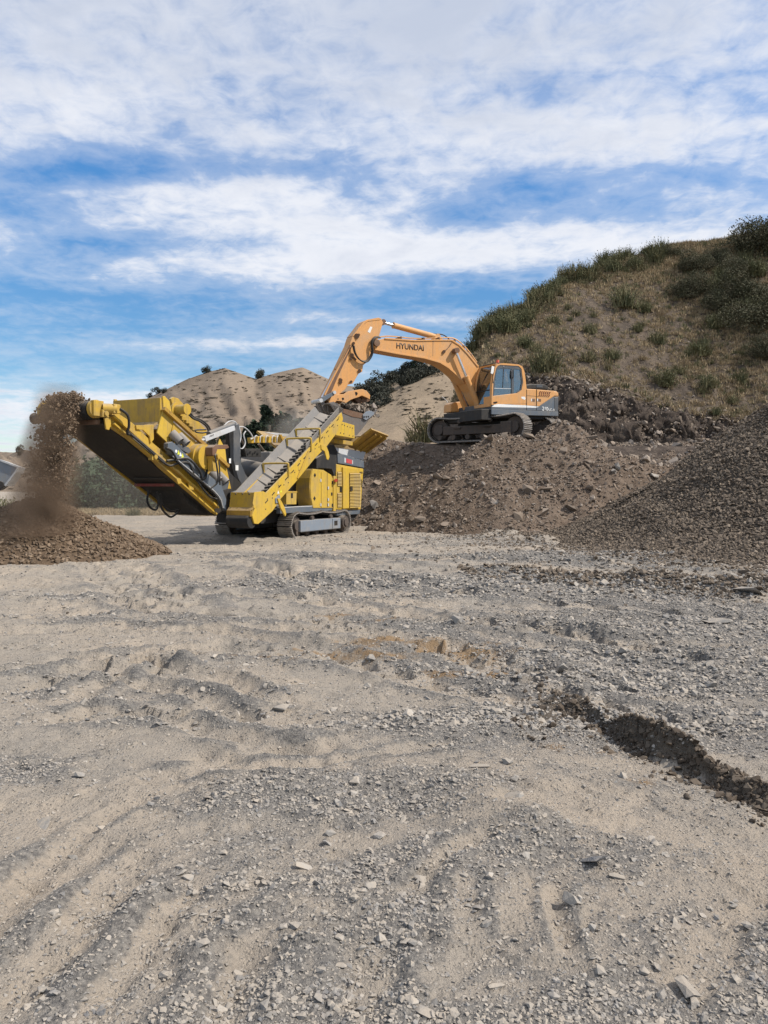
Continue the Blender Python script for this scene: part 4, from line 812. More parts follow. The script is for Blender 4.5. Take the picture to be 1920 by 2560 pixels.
# ---- feed chute above the conveyor ----
ch = part('chute', 'yellow', cr, lambda b: b.box(-4.68, -4.62, -0.76, 0.78, 3.04, 3.66), 0.008)
cplate('side_plate', 'yellow_clean', [(407, 990), (412, 990), (424, 1003), (430, 1034), (434, 1053), (420, 1108), (393, 1082), (409, 1022)], -0.80, 0.04, ch)
part('side_plate', 'yellow', ch, lambda b: b.prism(cpoly([(407, 990), (412, 990), (424, 1003), (430, 1034), (434, 1053), (420, 1108), (393, 1082), (409, 1022)], -0.80), 0.78, 0.82), 0.006)
part('sloping_floor', 'yellow_rusty', ch, lambda b: (b.slab([(-4.72, -0.74, 3.06), (-4.72, 0.76, 3.06), (-5.15, 0.76, 2.72), (-5.15, -0.74, 2.72)], (0.03, 0, 0.03)), b.slab([(-4.60, -0.78, 2.90), (-4.60, 0.6, 2.90), (-4.25, 0.6, 2.36), (-4.25, -0.78, 2.36)], (0.03, 0, 0.03))), 0.004)
part('bracket', 'yellow', ch, lambda b: b.prism(cpoly([(340, 1063), (384, 1062), (385, 1098), (377, 1108), (374, 1090), (358, 1075), (342, 1073)], -0.84), -0.84, -0.80), 0.005)
part('edge_beam', 'yellow_rusty', ch, lambda b: b.bar(C.p3(409, 1021, -0.86), C.p3(570, 1166, -0.86), 0.10, 0.09), 0.006)

# ---- after-screen ----
sc = cplate('screen_box', 'yellow', [(434, 1056), (470, 1088), (525, 1130), (566, 1166), (578, 1222), (540, 1222), (480, 1150), (424, 1110)], -0.82, 0.06)
part('far_wall', 'yellow', sc, lambda b: b.prism(cpoly([(434, 1056), (470, 1088), (525, 1130), (566, 1166), (578, 1222), (540, 1222), (480, 1150), (424, 1110)], -0.82), 0.70, 0.76), 0.006)
part('screen_deck', 'belt', sc, lambda b: b.bar((-4.1, 0, 2.35), (-2.1, 0, 1.55), 1.4, 0.1))
cplate('gusset', 'yellow_clean', [(526, 1128), (543, 1120), (550, 1097), (563, 1121), (568, 1163), (546, 1147)], -0.84, 0.03, sc)
cplate('wing_panel', 'slate', [(420, 1108), (431, 1104), (500, 1167), (554, 1214), (566, 1249), (566, 1277), (559, 1269), (548, 1238), (503, 1197), (434, 1138), (420, 1121)], -1.02, 0.14, sc, 0.01)
part('wing_edge', 'silver', sc, lambda b: b.tube([C.p3(a, q, -1.03) for a, q in ((432, 1140), (503, 1199), (547, 1240), (558, 1270))], 0.014, 6, 3))
part('wing_pipe', 'rubber', sc, lambda b: (b.tube([C.p3(a, q, -1.06) for a, q in ((440, 1150), (505, 1205), (545, 1244), (556, 1275))], 0.02, 6, 3), b.tube([C.p3(a, q, -1.05) for a, q in ((415, 1120), (430, 1128), (450, 1160), (490, 1195), (512, 1196), (518, 1165), (511, 1135))], 0.026, 7)))
for i, (px, py, kind) in enumerate(((441, 1128, 'c'), (447, 1131, 'y'), (452, 1135.5, 'w'), (457, 1139, 'y'))):
    x, z = C.onY(px, py, -1.03)
    if kind == 'c': part('warning_sticker', 'white', sc, lambda b: b.cyl((x, -1.020, z), (x, -1.026, z), 0.038, n=16))
    else: part('warning_sticker', 'sign_yellow' if kind == 'y' else 'white', sc, lambda b: b.prism([(x - 0.046, z - 0.05), (x + 0.046, z - 0.05), (x, z + 0.06)], -1.026, -1.020))
x, z = C.onY(505, 1143, -1.0)
vb = part('vibrator', 'yellow', sc, lambda b: (b.cyl((x, -0.82, z), (x, -1.0, z), 0.34, n=28), b.cyl((x, -1.0, z), (x, -1.12, z), 0.29, n=28), b.cyl((x, -1.12, z), (x, -1.15, z), 0.31, n=28)), 0.01)
part('belt_guard', 'rust', vb, lambda b: b.prism([(x - 0.05, z + 0.05), (x - 0.05, z + 0.24), (x + 0.08, z + 0.31), (x + 0.55, z + 0.33), (x + 0.62, z + 0.26), (x + 0.5, z + 0.22), (x + 0.15, z + 0.20), (x + 0.05, z)], -1.38, -1.12), 0.012)
part('hydraulic_motor', 'yellow', vb, lambda b: (b.cyl((x + 0.10, -1.15, z), (x + 0.10, -1.38, z), 0.10, n=14), b.box(x, x + 0.22, -1.34, -1.18, z - 0.36, z - 0.05), b.cyl((x + 0.12, -1.38, z + 0.02), (x + 0.12, -1.44, z + 0.02), 0.055, n=10)), 0.01)
part('motor_hose', 'rubber', vb, lambda b: (b.tube([(x + 0.1, -1.36, z + 0.08), (x, -1.42, z), (x + 0.05, -1.44, z - 0.3), (x + 0.12, -1.4, z - 0.62), (x - 0.05, -1.3, z - 0.8)], 0.022), b.tube([(x + 0.3, -1.3, z - 0.1), (x + 0.25, -1.36, z - 0.4), (x + 0.3, -1.32, z - 0.7)], 0.018)))
for px, py in ((442, 1092), (459, 1098), (540, 1190), (558, 1195)):
    q = C.p3(px, py, -0.98)
    part('rubber_flap', 'belt', sc, lambda b: (b.cyl(q + Vector((-0.03, 0.13, 0.09)), q + Vector((0.05, -0.07, -0.12)), 0.115, 0.105, n=16, caps=False), b.cyl(q + Vector((-0.03, 0.13, 0.09)), q + Vector((0.05, -0.07, -0.12)), 0.100, 0.092, n=16, caps=False)))
part('roller_bracket', 'grey', sc, lambda b: (b.prism(cpoly([(425, 1105), (470, 1118), (476, 1128), (470, 1134), (430, 1112)], -0.98), -1.0, -0.86), b.prism(cpoly([(536, 1202), (572, 1204), (568, 1222), (556, 1226), (540, 1210)], -0.98), -1.0, -0.86)), 0.006)
fc = part('fines_conveyor', 'yellow', cr, lambda b: b.prism(cpoly([(427, 997), (434, 992), (446, 996), (520, 1080), (520, 1104), (502, 1102), (440, 1036)], 0.55), 0.55, 0.63), 0.008)
part('cap_plate', 'yellow_clean', fc, lambda b: b.slab([C.p3(427, 999, 0.6), C.p3(433, 993, 0.9), C.p3(443, 998, 0.9), C.p3(437, 1003, 0.6)], (0, 0, -0.03)), 0.004)
x, z = C.onY(450, 1024, 0.4)
part('drive_motor', 'yellow', fc, lambda b: (b.cyl((x, 0.55, z), (x, 0.50, z), 0.20, n=20), b.cyl((x, 0.5, z), (x, 0.18, z), 0.13, n=18), b.cyl((x, 0.18, z), (x, 0.14, z), 0.15, n=18)), 0.008)
part('motor_hose', 'rubber', fc, lambda b: [b.tube([C.p3(a + dx, q + dy, 0.2) for a, q in ((464, 1024), (478, 1042), (500, 1052), (516, 1066), (522, 1080))], 0.026) for dx, dy in ((0, 0), (3, 3), (5, -1))] + [b.tube([C.p3(a, q, 0.1) for a, q in ((522, 1080), (505, 1082), (490, 1080), (490, 1075), (515, 1074))], 0.022)])
part('clamp', 'yellow', fc, lambda b: [b.box(q[0] - 0.07, q[0] + 0.07, 0.47, 0.55, q[1] - 0.05, q[1] + 0.05) for q in cpoly([(452, 1036), (458, 1046), (468, 1054), (476, 1062), (484, 1072)], 0.5)], 0.008)

# ---- mast and hydraulics amidships ----
mast = cplate('mast', 'grey', [(584, 1064), (598, 1060), (601, 1110), (603, 1160), (614, 1186), (644, 1226), (620, 1238), (596, 1196), (584, 1150)], -0.42, 0.12)
part('mast', 'black', cr, lambda b: b.prism(cpoly([(578, 1064), (592, 1060), (596, 1110), (598, 1160), (614, 1196), (620, 1238), (596, 1196), (580, 1150)], -0.2), -0.1, 0.02), 0.008)
cplate('sticker', 'white', [(589, 1163), (596, 1163), (596, 1176), (589, 1176)], -0.426, 0.004, mast, 0)
cplate('sticker', 'white', [(573, 1146), (577.5, 1146), (577.5, 1158), (573, 1158)], -0.426, 0.004, mast, 0)
part('pipework', 'silver', mast, lambda b: (b.tube([C.p3(a, q, -0.3) for a, q in ((596, 1062), (602, 1090), (598, 1115), (605, 1122), (613, 1108), (609, 1088), (614, 1078))], 0.02), b.tube([C.p3(a, q, -0.2) for a, q in ((597, 1067), (610, 1068), (624, 1080), (632, 1094), (626, 1098))], 0.02), b.tube([C.p3(a, q, -0.1) for a, q in ((560, 1064), (572, 1054), (586, 1054), (596, 1066))], 0.02)))
hy = part('hydraulic_cylinder', 'silver', cr, lambda b: (b.bar(C.p3(510, 1098, -0.55), C.p3(584, 1070, -0.55), 0.10, 0.13),), 0.008)
part('barrel', 'grey', hy, lambda b: b.cyl(C.p3(522, 1086, -0.45), C.p3(584, 1062, -0.45), 0.085, n=14))
part('rod', 'silver', hy, lambda b: (b.cyl(C.p3(470, 1112, -0.6), C.p3(512, 1098, -0.55), 0.035, n=12), b.cyl(C.p3(500, 1103, -0.72), C.p3(500, 1103, -0.48), 0.07, n=12)))
part('marking', 'letters', hy, lambda b: [b.prism(cpoly([(524 + i * 3.6, 1092.5 - i * 1.3), (526 + i * 3.6, 1088 - i * 1.3), (527.3 + i * 3.6, 1088 - i * 1.3), (525.6 + i * 3.6, 1092.5 - i * 1.3)], -0.605), -0.606, -0.60) for i in range(3)])
part('belt_roll', 'grey', cr, lambda b: (b.cyl(C.p3(600, 1168, 0.35), C.p3(664, 1182, -0.75), 0.27, n=26), b.cyl(C.p3(664, 1182, -0.75), C.p3(668, 1183, -0.82), 0.28, n=26)), 0.01)
part('valve_block', 'black', cr, lambda b: (b.prism(cpoly([(608, 1122), (648, 1122), (650, 1142), (612, 1142)], -0.5), -0.55, -0.2), [b.cyl(C.p3(614 + i * 6, 1130 + (i % 2) * 4, -0.58), C.p3(614 + i * 6, 1130 + (i % 2) * 4, -0.5), 0.03, n=8) for i in range(6)]), 0.006)
part('crusher_box', 'belt', cr, lambda b: (b.box(0.1, 3.4, -0.55, 0.95, 0.9, 2.55), b.box(-0.9, 0.1, -0.4, 0.8, 0.8, 1.5)), 0.03)
part('oil_drum', 'silver', cr, lambda b: (b.cyl(C.p3(585, 1228, -0.7), C.p3(585, 1245, -0.7), 0.11, n=16), b.cyl(C.p3(594, 1226, -0.75), C.p3(594, 1243, -0.75), 0.10, n=16)), 0.01)
part('small_bracket', 'yellow', cr, lambda b: b.prism(cpoly([(632, 1186), (645, 1182), (652, 1189), (645, 1199), (640, 1197), (636, 1200)], -0.6), -0.62, -0.55), 0.005)
rail = part('top_rail', 'yellow', cr, lambda b: (b.prism(cpoly([(624, 1094), (700, 1092), (760, 1088), (760, 1102), (700, 1106), (626, 1108)], 0.9), 0.85, 1.0)), 0.01)
for i, px in enumerate((638, 652, 666, 682, 694)):
    part('bracket', 'yellow', rail, lambda b: b.prism(cpoly([(px, 1106), (px + 2, 1092), (px + 8, 1090), (px + 7, 1098), (px + 4, 1107)], 0.8), 0.72, 0.82), 0.004)
    part('fitting', 'silver', rail, lambda b: b.tube([C.p3(px - 2, 1106, 0.7), C.p3(px - 1, 1092, 0.7), C.p3(px + 4, 1089, 0.75)], 0.018, 6, 3))
cplate('upright_plate', 'yellow', [(699, 1086), (706, 1094), (716, 1091), (736, 1092), (742, 1098), (722, 1112), (716, 1122), (708, 1120)], 0.5, 0.06)
cplate('strut', 'yellow_rusty', [(700, 1086), (704, 1086), (722, 1124), (716, 1126)], 0.45, 0.05)
part('wing_tip', 'silver', cr, lambda b: b.slab([C.p3(661, 1080, 1.2), C.p3(700, 1090, 1.2), C.p3(745, 1090, 1.2), C.p3(745, 1086, 1.2)], (0, 0.04, 0)), 0)

# ---- return conveyor along the near side ----
NP = [(664, 1234), (717, 1180), (773, 1120), (796, 1095), (854, 1031), (858, 1048), (841, 1084), (816, 1117), (788, 1145), (743, 1201), (702, 1247), (682, 1277), (646, 1310), (636, 1309), (630, 1288), (640, 1266)]
YN, YF = -1.90, -1.18
rc = cplate('return_conveyor', 'yellow_clean', NP, YN, 0.05, cr, 0.006)
np2 = cpoly(NP, YN)
part('far_plate', 'yellow', rc, lambda b: b.prism(np2, YF, YF + 0.05), 0.006)
b0 = Vector((*C.onY(655, 1268, YN), 0)); b1 = Vector((*C.onY(853, 1040, YN), 0)); dirv = (b1 - b0).normalized(); nrm = Vector((-dirv.y, dirv.x, 0))
def onbelt(t, y, h): q = b0 + (b1 - b0) * t + nrm * h; return Vector((q.x, y, q.y))
part('belt', 'belt', rc, lambda b: (b.slab([onbelt(0, YN + 0.05, 0.12), onbelt(1, YN + 0.05, 0.12), onbelt(1, -1.52, 0.02), onbelt(0, -1.52, 0.02)], (0, 0, -0.02)), b.slab([onbelt(0, -1.52, 0.02), onbelt(1, -1.52, 0.02), onbelt(1, YF, 0.16), onbelt(0, YF, 0.16)], (0, 0, -0.02))))
part('skirt', 'belt', rc, lambda b: (b.slab([onbelt(0.03, YF, 0.10), onbelt(1.0, YF, 0.10), onbelt(1.0, YF + 0.10, 0.36), onbelt(0.03, YF + 0.10, 0.36)], (0, 0.03, 0)), b.slab([onbelt(0.55, YN + 0.03, 0.15), onbelt(1.0, YN + 0.03, 0.15), onbelt(1.0, YN - 0.02, 0.30), onbelt(0.55, YN - 0.02, 0.30)], (0, 0.03, 0))), 0)
for i in range(26):
    t = 0.06 + 0.9 * i / 25; q = MB().slab([onbelt(t, YN + 0.07, 0.12), onbelt(t + 0.013, YN + 0.07, 0.12), onbelt(t + 0.006, YN + 0.26, 0.10), onbelt(t - 0.006, YN + 0.26, 0.10)], (0, 0, 0.10)); q.build('cleat', 'rubber', rc)
for i in range(8):
    t = 0.10 + 0.83 * i / 7; q = MB().slab([onbelt(t, YF + 0.06, 0.17), onbelt(t + 0.012, YF + 0.06, 0.17), onbelt(t - 0.02, -1.50, 0.05), onbelt(t - 0.026, -1.50, 0.05)], (0, 0, 0.03)); q.build('cleat', 'belt', rc)
for a, q in (((735, 1080), (798, 1092)), ((724, 1103), (776, 1116)), ((672, 1166), (719, 1180))):
    t0 = 0.0
    xn, zn = C.onY(*q, YN); hgt = 0.24
    part('guard_hoop', 'yellow_clean', rc, lambda b: b.tube([(xn + 0.03, YN - 0.02, zn - 0.12), (xn, YN - 0.02, zn + hgt - 0.05), (xn - 0.03, YN + 0.05, zn + hgt), (xn - 0.06, YF, zn + hgt), (xn - 0.07, YF + 0.04, zn + hgt - 0.05), (xn - 0.04, YF + 0.04, zn - 0.1)], 0.030, 8, 3))
part('slot', 'dark_slot', rc, lambda b: [b.prism([(p.x - dirv.x * w - nrm.x * .016, p.y - dirv.y * w - nrm.y * .016), (p.x + dirv.x * w - nrm.x * .016, p.y + dirv.y * w - nrm.y * .016), (p.x + dirv.x * w + nrm.x * .016, p.y + dirv.y * w + nrm.y * .016), (p.x - dirv.x * w + nrm.x * .016, p.y - dirv.y * w + nrm.y * .016)], YN - 0.002, YN + 0.002)
     for p, w in [(b0 + (b1 - b0) * (0.05 + 0.90 * i / 12) + nrm * 0.01, 0.075) for i in range(13)]])  # dark plates laid on for the shade inside slots, no holes cut
part('bolt', 'dirty_frame', rc, lambda b: [b.cyl((p.x, YN - 0.012, p.y), (p.x, YN + 0.01, p.y), 0.016, n=8) for p in [b0 + (b1 - b0) * (0.02 + 0.95 * i / 22) + nrm * ((-0.13, 0.05, -0.06)[i % 3]) for i in range(23)]])
tb = part('tail_box', 'yellow', rc, lambda b: (b.slab([C.p3(636, 1231, YN), C.p3(636, 1231, YN) + Vector((0, 0.76, 0.0)), C.p3(630, 1285, YN) + Vector((0, 0.76, 0)), C.p3(630, 1285, YN)], (0.04, 0, 0)),), 0.006)
x, z = C.onY(636, 1262, YN)
part('box_ledge', 'yellow_rusty', tb, lambda b: (b.slab([(x - 0.02, YN - 0.01, z - 0.02), (x - 0.02, YN + 0.77, z - 0.02), (x - 0.16, YN + 0.77, z - 0.15), (x - 0.16, YN - 0.01, z - 0.15)], (0.03, 0, 0.02)), b.box(x - 0.17, x - 0.12, YN, YN + 0.77, z - 0.30, z - 0.15)), 0.005)
cplate('box_cheek', 'yellow_clean', [(636, 1230), (658, 1228), (668, 1234), (650, 1262), (636, 1272), (632, 1258)], YN - 0.01, 0.02, tb, 0.004)
part('bolt', 'dirty_frame', tb, lambda b: [b.cyl((x - 0.03, YN + 0.15 + i * 0.22, z + 0.28), (x + 0.0, YN + 0.15 + i * 0.22, z + 0.28), 0.02, n=8) for i in range(3)])
part('tail_drum', 'rubber', rc, lambda b: b.cyl((x - 0.05, YN + 0.05, z - 0.42), (x - 0.05, YN + 0.75, z - 0.42), 0.19, n=22))
cplate('paddle_bracket', 'yellow_clean', [(803, 1112), (815, 1112), (822, 1130), (824, 1142), (821, 1150), (817, 1147), (812, 1128), (804, 1123)], YN - 0.03, 0.03, rc, 0.005)
cplate('leg_bracket', 'track_grey', [(689, 1246), (699, 1236), (701, 1243), (697, 1258), (690, 1258)], YN - 0.03, 0.03, rc, 0.005)
cplate('leg', 'yellow_clean', [(694, 1246), (700, 1246), (712, 1268), (716, 1284), (714, 1291), (710, 1284), (702, 1270)], YN - 0.06, 0.05, rc, 0.006)
part('brace', 'yellow', rc, lambda b: b.bar(C.p3(772, 1128, YN - 0.02), C.p3(744, 1196, YN - 0.02), 0.03, 0.05), 0.004)
hc = part('head_chute', 'yellow_clean', rc, lambda b: (b.prism(cpoly([(846, 1056), (852, 1053), (886, 1063), (887, 1096), (840, 1088)], YN + 0.1), YN + 0.1, YN + 0.85),), 0.008)
part('bolt', 'dirty_frame', hc, lambda b: [b.cyl((q[0], YN + 0.085, q[1]), (q[0], YN + 0.11, q[1]), 0.018, n=8) for q in cpoly([(855, 1061), (861, 1063), (868, 1066), (875, 1068), (881, 1070), (851, 1082), (859, 1084), (873, 1088), (882, 1090)], YN + 0.1)])
part('chute_lip', 'yellow', hc, lambda b: b.prism(cpoly([(832, 1096), (880, 1104), (880, 1114), (832, 1106)], -1.35), -1.38, -0.6), 0.006)
part('rubber_curtain', 'rubber', cr, lambda b: b.prism(cpoly([(822, 1112), (834, 1112), (842, 1128), (842, 1165), (836, 1185), (838, 1200), (828, 1172), (800, 1170), (790, 1172), (790, 1146), (806, 1136)], -1.28), -1.30, -1.0), 0.01)
part('warning_sticker', 'white', rc, lambda b: b.prism(cpoly([(693, 1234), (698, 1234), (695.5, 1226)], YN), YN - 0.004, YN - 0.001))
part('warning_sticker', 'sign_yellow', rc, lambda b: b.prism(cpoly([(700, 1231), (705, 1231), (702.5, 1224)], YN), YN - 0.004, YN - 0.001))

# ---- bodywork of the near side ----
YB = -1.32
cab_ = part('side_cabinet', 'yellow_clean', cr, lambda b: b.prism(cpoly([(782, 1172), (809, 1175), (828, 1187), (834, 1200), (834, 1270), (783, 1270), (778, 1245), (776, 1221), (778, 1195)], YB), YB, -0.86), 0.012)
part('rounded_end', 'yellow', cab_, lambda b: b.prism(cpoly([(781, 1174), (790, 1174), (790, 1268), (782, 1268), (777, 1245), (775, 1221), (777, 1195)], YB), -1.30, -0.80), 0.02)
for pts in (((787, 1188), 0.05), ((786, 1246), 0.05)):
    x, z = C.onY(*pts[0], YB); part('latch', 'dark_slot', cab_, lambda b: b.prism([(x - 0.07, z), (x, z - 0.07), (x + 0.07, z), (x, z + 0.07)], YB - 0.006, YB))
for px in (803, 818):
    x, z = C.onY(px, 1225, YB); part('door_seam', 'dark_slot', cab_, lambda b: b.box(x - 0.008, x + 0.008, YB - 0.003, YB, z - 0.55, z + 0.55))
part('hinge', 'silver', cab_, lambda b: [b.box(q[0] - 0.03, q[0] + 0.03, YB - 0.02, YB, q[1] - 0.045, q[1] + 0.045) for q in cpoly([(801, 1201), (801, 1262), (820, 1220), (820, 1249), (820, 1262)], YB)], 0.004)
part('handle', 'dark_slot', cab_, lambda b: [b.box(q[0] - 0.04, q[0] + 0.04, YB - 0.012, YB, q[1] - 0.05, q[1] + 0.05) for q in cpoly([(831, 1206), (829, 1235), (831, 1263)], YB)], 0.004)
tbx = part('tool_box', 'yellow_clean', cr, lambda b: b.prism(cpoly([(716, 1229), (742, 1229), (741, 1261), (716, 1261)], YB), YB, -0.95), 0.01)
part('latch', 'dark_slot', tbx, lambda b: [b.box(q[0] - 0.05, q[0] + 0.05, YB - 0.012, YB, q[1] - 0.07, q[1] + 0.07) for q in cpoly([(729.5, 1239)], YB)], 0.004)
part('lid_lip', 'yellow', tbx, lambda b: b.prism(cpoly([(715, 1228), (743, 1228), (743, 1232), (715, 1232)], YB - 0.01), YB - 0.01, -0.94), 0.004)

eh = part('engine_housing', 'yellow_clean', cr, lambda b: b.prism(cpoly([(841, 1160), (909, 1172), (902, 1274), (841, 1274)], YB), YB, 1.2), 0.02)
part('post', 'yellow_clean', eh, lambda b: b.prism(cpoly([(834, 1190), (840, 1190), (840, 1283), (834, 1283)], YB - 0.03), YB - 0.03, -1.15), 0.006)
band = part('top_band', 'slate', eh, lambda b: b.prism(cpoly([(844, 1133), (862, 1136), (910, 1152), (911, 1170), (845, 1158)], YB - 0.02), YB - 0.02, 1.22), 0.02)
cplate('decal', 'red', [(866, 1146), (880, 1150), (880, 1160), (866, 1157)], YB - 0.026, 0.005, band, 0)
cplate('decal_bar', 'silver', [(861, 1144), (865, 1145), (865, 1157), (861, 1156)], YB - 0.026, 0.005, band, 0)
cplate('decal_bar', 'silver', [(880.5, 1150), (882.5, 1151), (882.5, 1161), (880.5, 1160)], YB - 0.026, 0.005, band, 0)
part('skirt_panel', 'slate', eh, lambda b: b.prism(cpoly([(842, 1275), (901, 1275), (899, 1285), (842, 1289)], YB), YB, 1.2), 0.012)
part('under_tank', 'black', eh, lambda b: b.prism(cpoly([(854, 1286), (898, 1284), (882, 1302), (858, 1304)], -1.2), -1.2, 0.8), 0.02)
lv = part('louvre_box', 'yellow_clean', eh, lambda b: b.prism(cpoly([(858, 1168), (894, 1172), (897, 1180), (896, 1268), (858, 1272)], YB - 0.06), YB - 0.06, YB), 0.012)
x0, z0 = C.onY(869, 1182, YB); x1, z1 = C.onY(897, 1268, YB)
ls = MB().slab([(x0, 0, 0), (x1 - 0.02, 0, 0), (x1 - 0.02, -0.035, -0.030), (x0, -0.035, -0.030)], (0, 0.004, 0.008)).mesh('louvre_slat', 'yellow_clean')
part('louvre_back', 'louvre_red', lv, lambda b: b.box(x0, x1 - 0.02, YB - 0.068, YB - 0.061, z1, z0))
for i in range(24):
    o = link('slat', ls, lv); o.location = (0, YB - 0.066, z0 - (z0 - z1) * (i + 0.3) / 24)
part('lock', 'dark_slot', lv, lambda b: b.box(x0 + 0.01, x0 + 0.14, YB - 0.115, YB - 0.06, (z0 + z1) / 2 - 0.02, (z0 + z1) / 2 + 0.12))
x2, z2 = C.onY(843, 1179, YB); x3, z3 = C.onY(853, 1268, YB)
part('louvre_back', 'louvre_red', eh, lambda b: (b.box(x2, x3, YB - 0.006, YB - 0.001, z3, z3 + 0.46), b.box(x2, x3, YB - 0.006, YB - 0.001, z2 - 0.46, z2)))
l2 = MB().slab([(x2, 0, 0), (x3, 0, 0), (x3, -0.03, -0.028), (x2, -0.03, -0.028)], (0, 0.004, 0.008)).mesh('louvre_slat', 'yellow_clean')
for i in range(20):
    o = link('slat', l2, eh); o.location = (0, YB - 0.005, (z3 + 0.46 - 0.46 * (i + 0.3) / 10) if i < 10 else (z2 - 0.46 * (i - 10 + 0.3) / 10))
part('door_lock', 'dark_slot', eh, lambda b: b.box(x3 - 0.10, x3 + 0.06, YB - 0.012, YB, (z2 + z3) / 2 - 0.09, (z2 + z3) / 2 + 0.09), 0.004)
part('emergency_button', 'beacon', eh, lambda b: b.cyl(C.p3(840, 1201, YB - 0.05), C.p3(840, 1201, YB - 0.14), 0.055, n=14))
part('stripe', 'dark_slot', eh, lambda b: [b.prism(cpoly([(898.5, 1193 + i * 5), (900, 1193 + i * 5), (905.5, 1203 + i * 5), (905.5, 1206 + i * 5)], YB), YB - 0.004, YB - 0.001) for i in range(4)])
part('model_mark', 'dark_slot', eh, lambda b: [b.prism(cpoly([(899 + i * 2.6, 1179), (900.8 + i * 2.6, 1179.3), (900.8 + i * 2.6, 1184.2), (899 + i * 2.6, 1184)], YB), YB - 0.004, YB - 0.001) for i in range(3)])

# ---- feed hopper ----
hp = part('hopper', 'silver', cr, lambda b: b.prism(cpoly([(835, 1118), (880, 1124), (915, 1130), (908, 1150), (862, 1138), (846, 1132)], -1.25), -1.25, 1.15), 0.012)
YH = -1.22
A_, B_ = C.p3(873, 1119, YH), C.p3(915, 1131, YH)
out = Vector((0, -0.86, 0.52))
part('side_wing', 'yellow_rusty', hp, lambda b: b.slab([A_, B_, B_ + out + Vector((0.05, 0, 0.02)), A_ + out + Vector((0.0, 0, 0.05))], (0.0, 0.05, 0.06)), 0.006)
part('side_wing', 'yellow_rusty', hp, lambda b: b.slab([(2.9, 1.15, 2.75), (5.0, 1.15, 2.75), (5.0, 2.0, 3.35), (2.9, 2.0, 3.35)], (0, -0.05, 0.06)), 0.006)
part('rear_wing', 'yellow_rusty', hp, lambda b: b.slab([(4.95, -1.1, 2.7), (4.95, 1.1, 2.7), (5.6, 1.2, 3.25), (5.6, -1.2, 3.25)], (-0.05, 0, 0.05)), 0.006)
part('wing_rib', 'yellow_rusty', hp, lambda b: [b.bar(A_ + (B_ - A_) * t + Vector((0, -0.02, -0.03)), A_ + (B_ - A_) * t + out * 0.95 + Vector((0, 0, -0.03)), 0.04, 0.06) for t in (0.3, 0.62, 0.95)], 0.004)
part('feed', 'rust', hp, lambda b: b.box(2.6, 4.9, -1.1, 1.0, 2.55, 2.70))

# ---- material on the head of the belt, in the air ----
rnd = random.Random(3); px_ = []; 
N = 11000; s = RNG.uniform(0, 1, N); yy = np.clip(RNG.normal(0, 0.25, N), -0.52, 0.52); pos = np.zeros((N, 3)); sz = np.clip(RNG.lognormal(-3.25, 0.42, N), 0.018, 0.11)
tf = RNG.uniform(0, 1, N) ** 0.62 * 0.70
xl = -6.76 - 0.80 * tf - 0.16 * RNG.normal(0, 1, N) * tf - 0.05 * RNG.normal(0, 1, N); zl = 3.50 + 0.35 * tf - 4.9 * tf ** 2 + RNG.normal(0, 0.10, N) * (0.4 + tf)
m1 = np.arange(N) < 2600                                  # riding on the belt
xb = -6.85 + 1.9 * s; zb = 3.36 - np.maximum(xb + 6.6, 0) * 0.55 + 0.25 * np.clip(1 - (yy / 0.6) ** 2, 0, 1) * RNG.uniform(0.2, 1, N) - np.where(xb < -6.7, 0.05, 0)
lx = np.where(m1, xb, xl); lz = np.where(m1, zb, zl); yy = np.where(m1, yy, yy * (1 + 0.1 * tf))
c_, s__ = math.cos(R(63)), math.sin(R(63)); wx = CRO[0] + lx * c_ - yy * s__; wy = CRO[1] + lx * s__ + yy * c_
for nm, mk, lb in (('belt_load', m1, 'brown broken stone heaped on the head of the crusher belt'), ('falling_stone', ~m1, 'brown crushed stone falling off the raised conveyor')):
    o = stones_at(nm, wx[mk], wy[mk], lz[mk], sz[mk], VAR['crushed'], 8, None, 1.5); tag(o, lb, 'stone')

# ------------------------------------------------------------------ excavator
E_ = EXC
ex = empty('excavator', EXO, R(210)); tag(ex, 'orange tracked excavator on top of the rubble heap, bucket over the crusher', 'excavator')
def epoly(pts, y): return E_.poly(pts, y)
def eplate(name, m, pts, y, th, parent=ex, bevel=0.008): return part(name, m, parent, lambda b: b.prism(epoly(pts, y), y, y + th), bevel)
tr = R(-38 - 210)
for yc in (-1.2, 1.2):
    lx_, ly_ = -0.07 * math.cos(tr) - yc * math.sin(tr), -0.07 * math.sin(tr) + yc * math.cos(tr)
    t = make_track(ex, ly_, lx_, 4.25, 0.92, 0.60, 0.19, -1, 'dirty_frame', tr, sag=0.07)
    part('side_frame', 'dirty_frame', t, lambda b: (b.box(-1.45, 1.15, -0.24, 0.2, 0.25, 0.58), b.box(1.15, 1.62, -0.31, 0.2, 0.20, 0.66)), 0.02)
    part('step', 'dirty_frame', t, lambda b: (b.box(0.45, 0.75, -0.34, -0.24, 0.50, 0.56), b.box(-0.95, -0.6, -0.30, -0.24, 0.48, 0.54)), 0.008)
part('undercarriage', 'black', ex, lambda b: (b.cyl((0, 0, 0.55), (0, 0, 1.0), 0.72, 0.62, n=24), b.box(-1.1, 1.1, -1.0, 1.0, 0.40, 0.72, Matrix.Rotation(tr, 4, 'Z'))), 0.02)
YS = 1.34
DK = [(1229, 1012), (1229, 1036), (1392, 1041), (1397, 1036), (1397, 991), (1386, 990), (1348, 1017)]
dk = eplate('house', 'grey', [(1229, 1008), (1229, 1036), (1393, 1041), (1396, 1034), (1396, 992), (1316, 1008)], YS, -2.62, ex, 0.03)
part('front_deck', 'black', dk, lambda b: b.box(1.2, 1.65, -1.2, 1.28, 0.72, 1.12), 0.02)
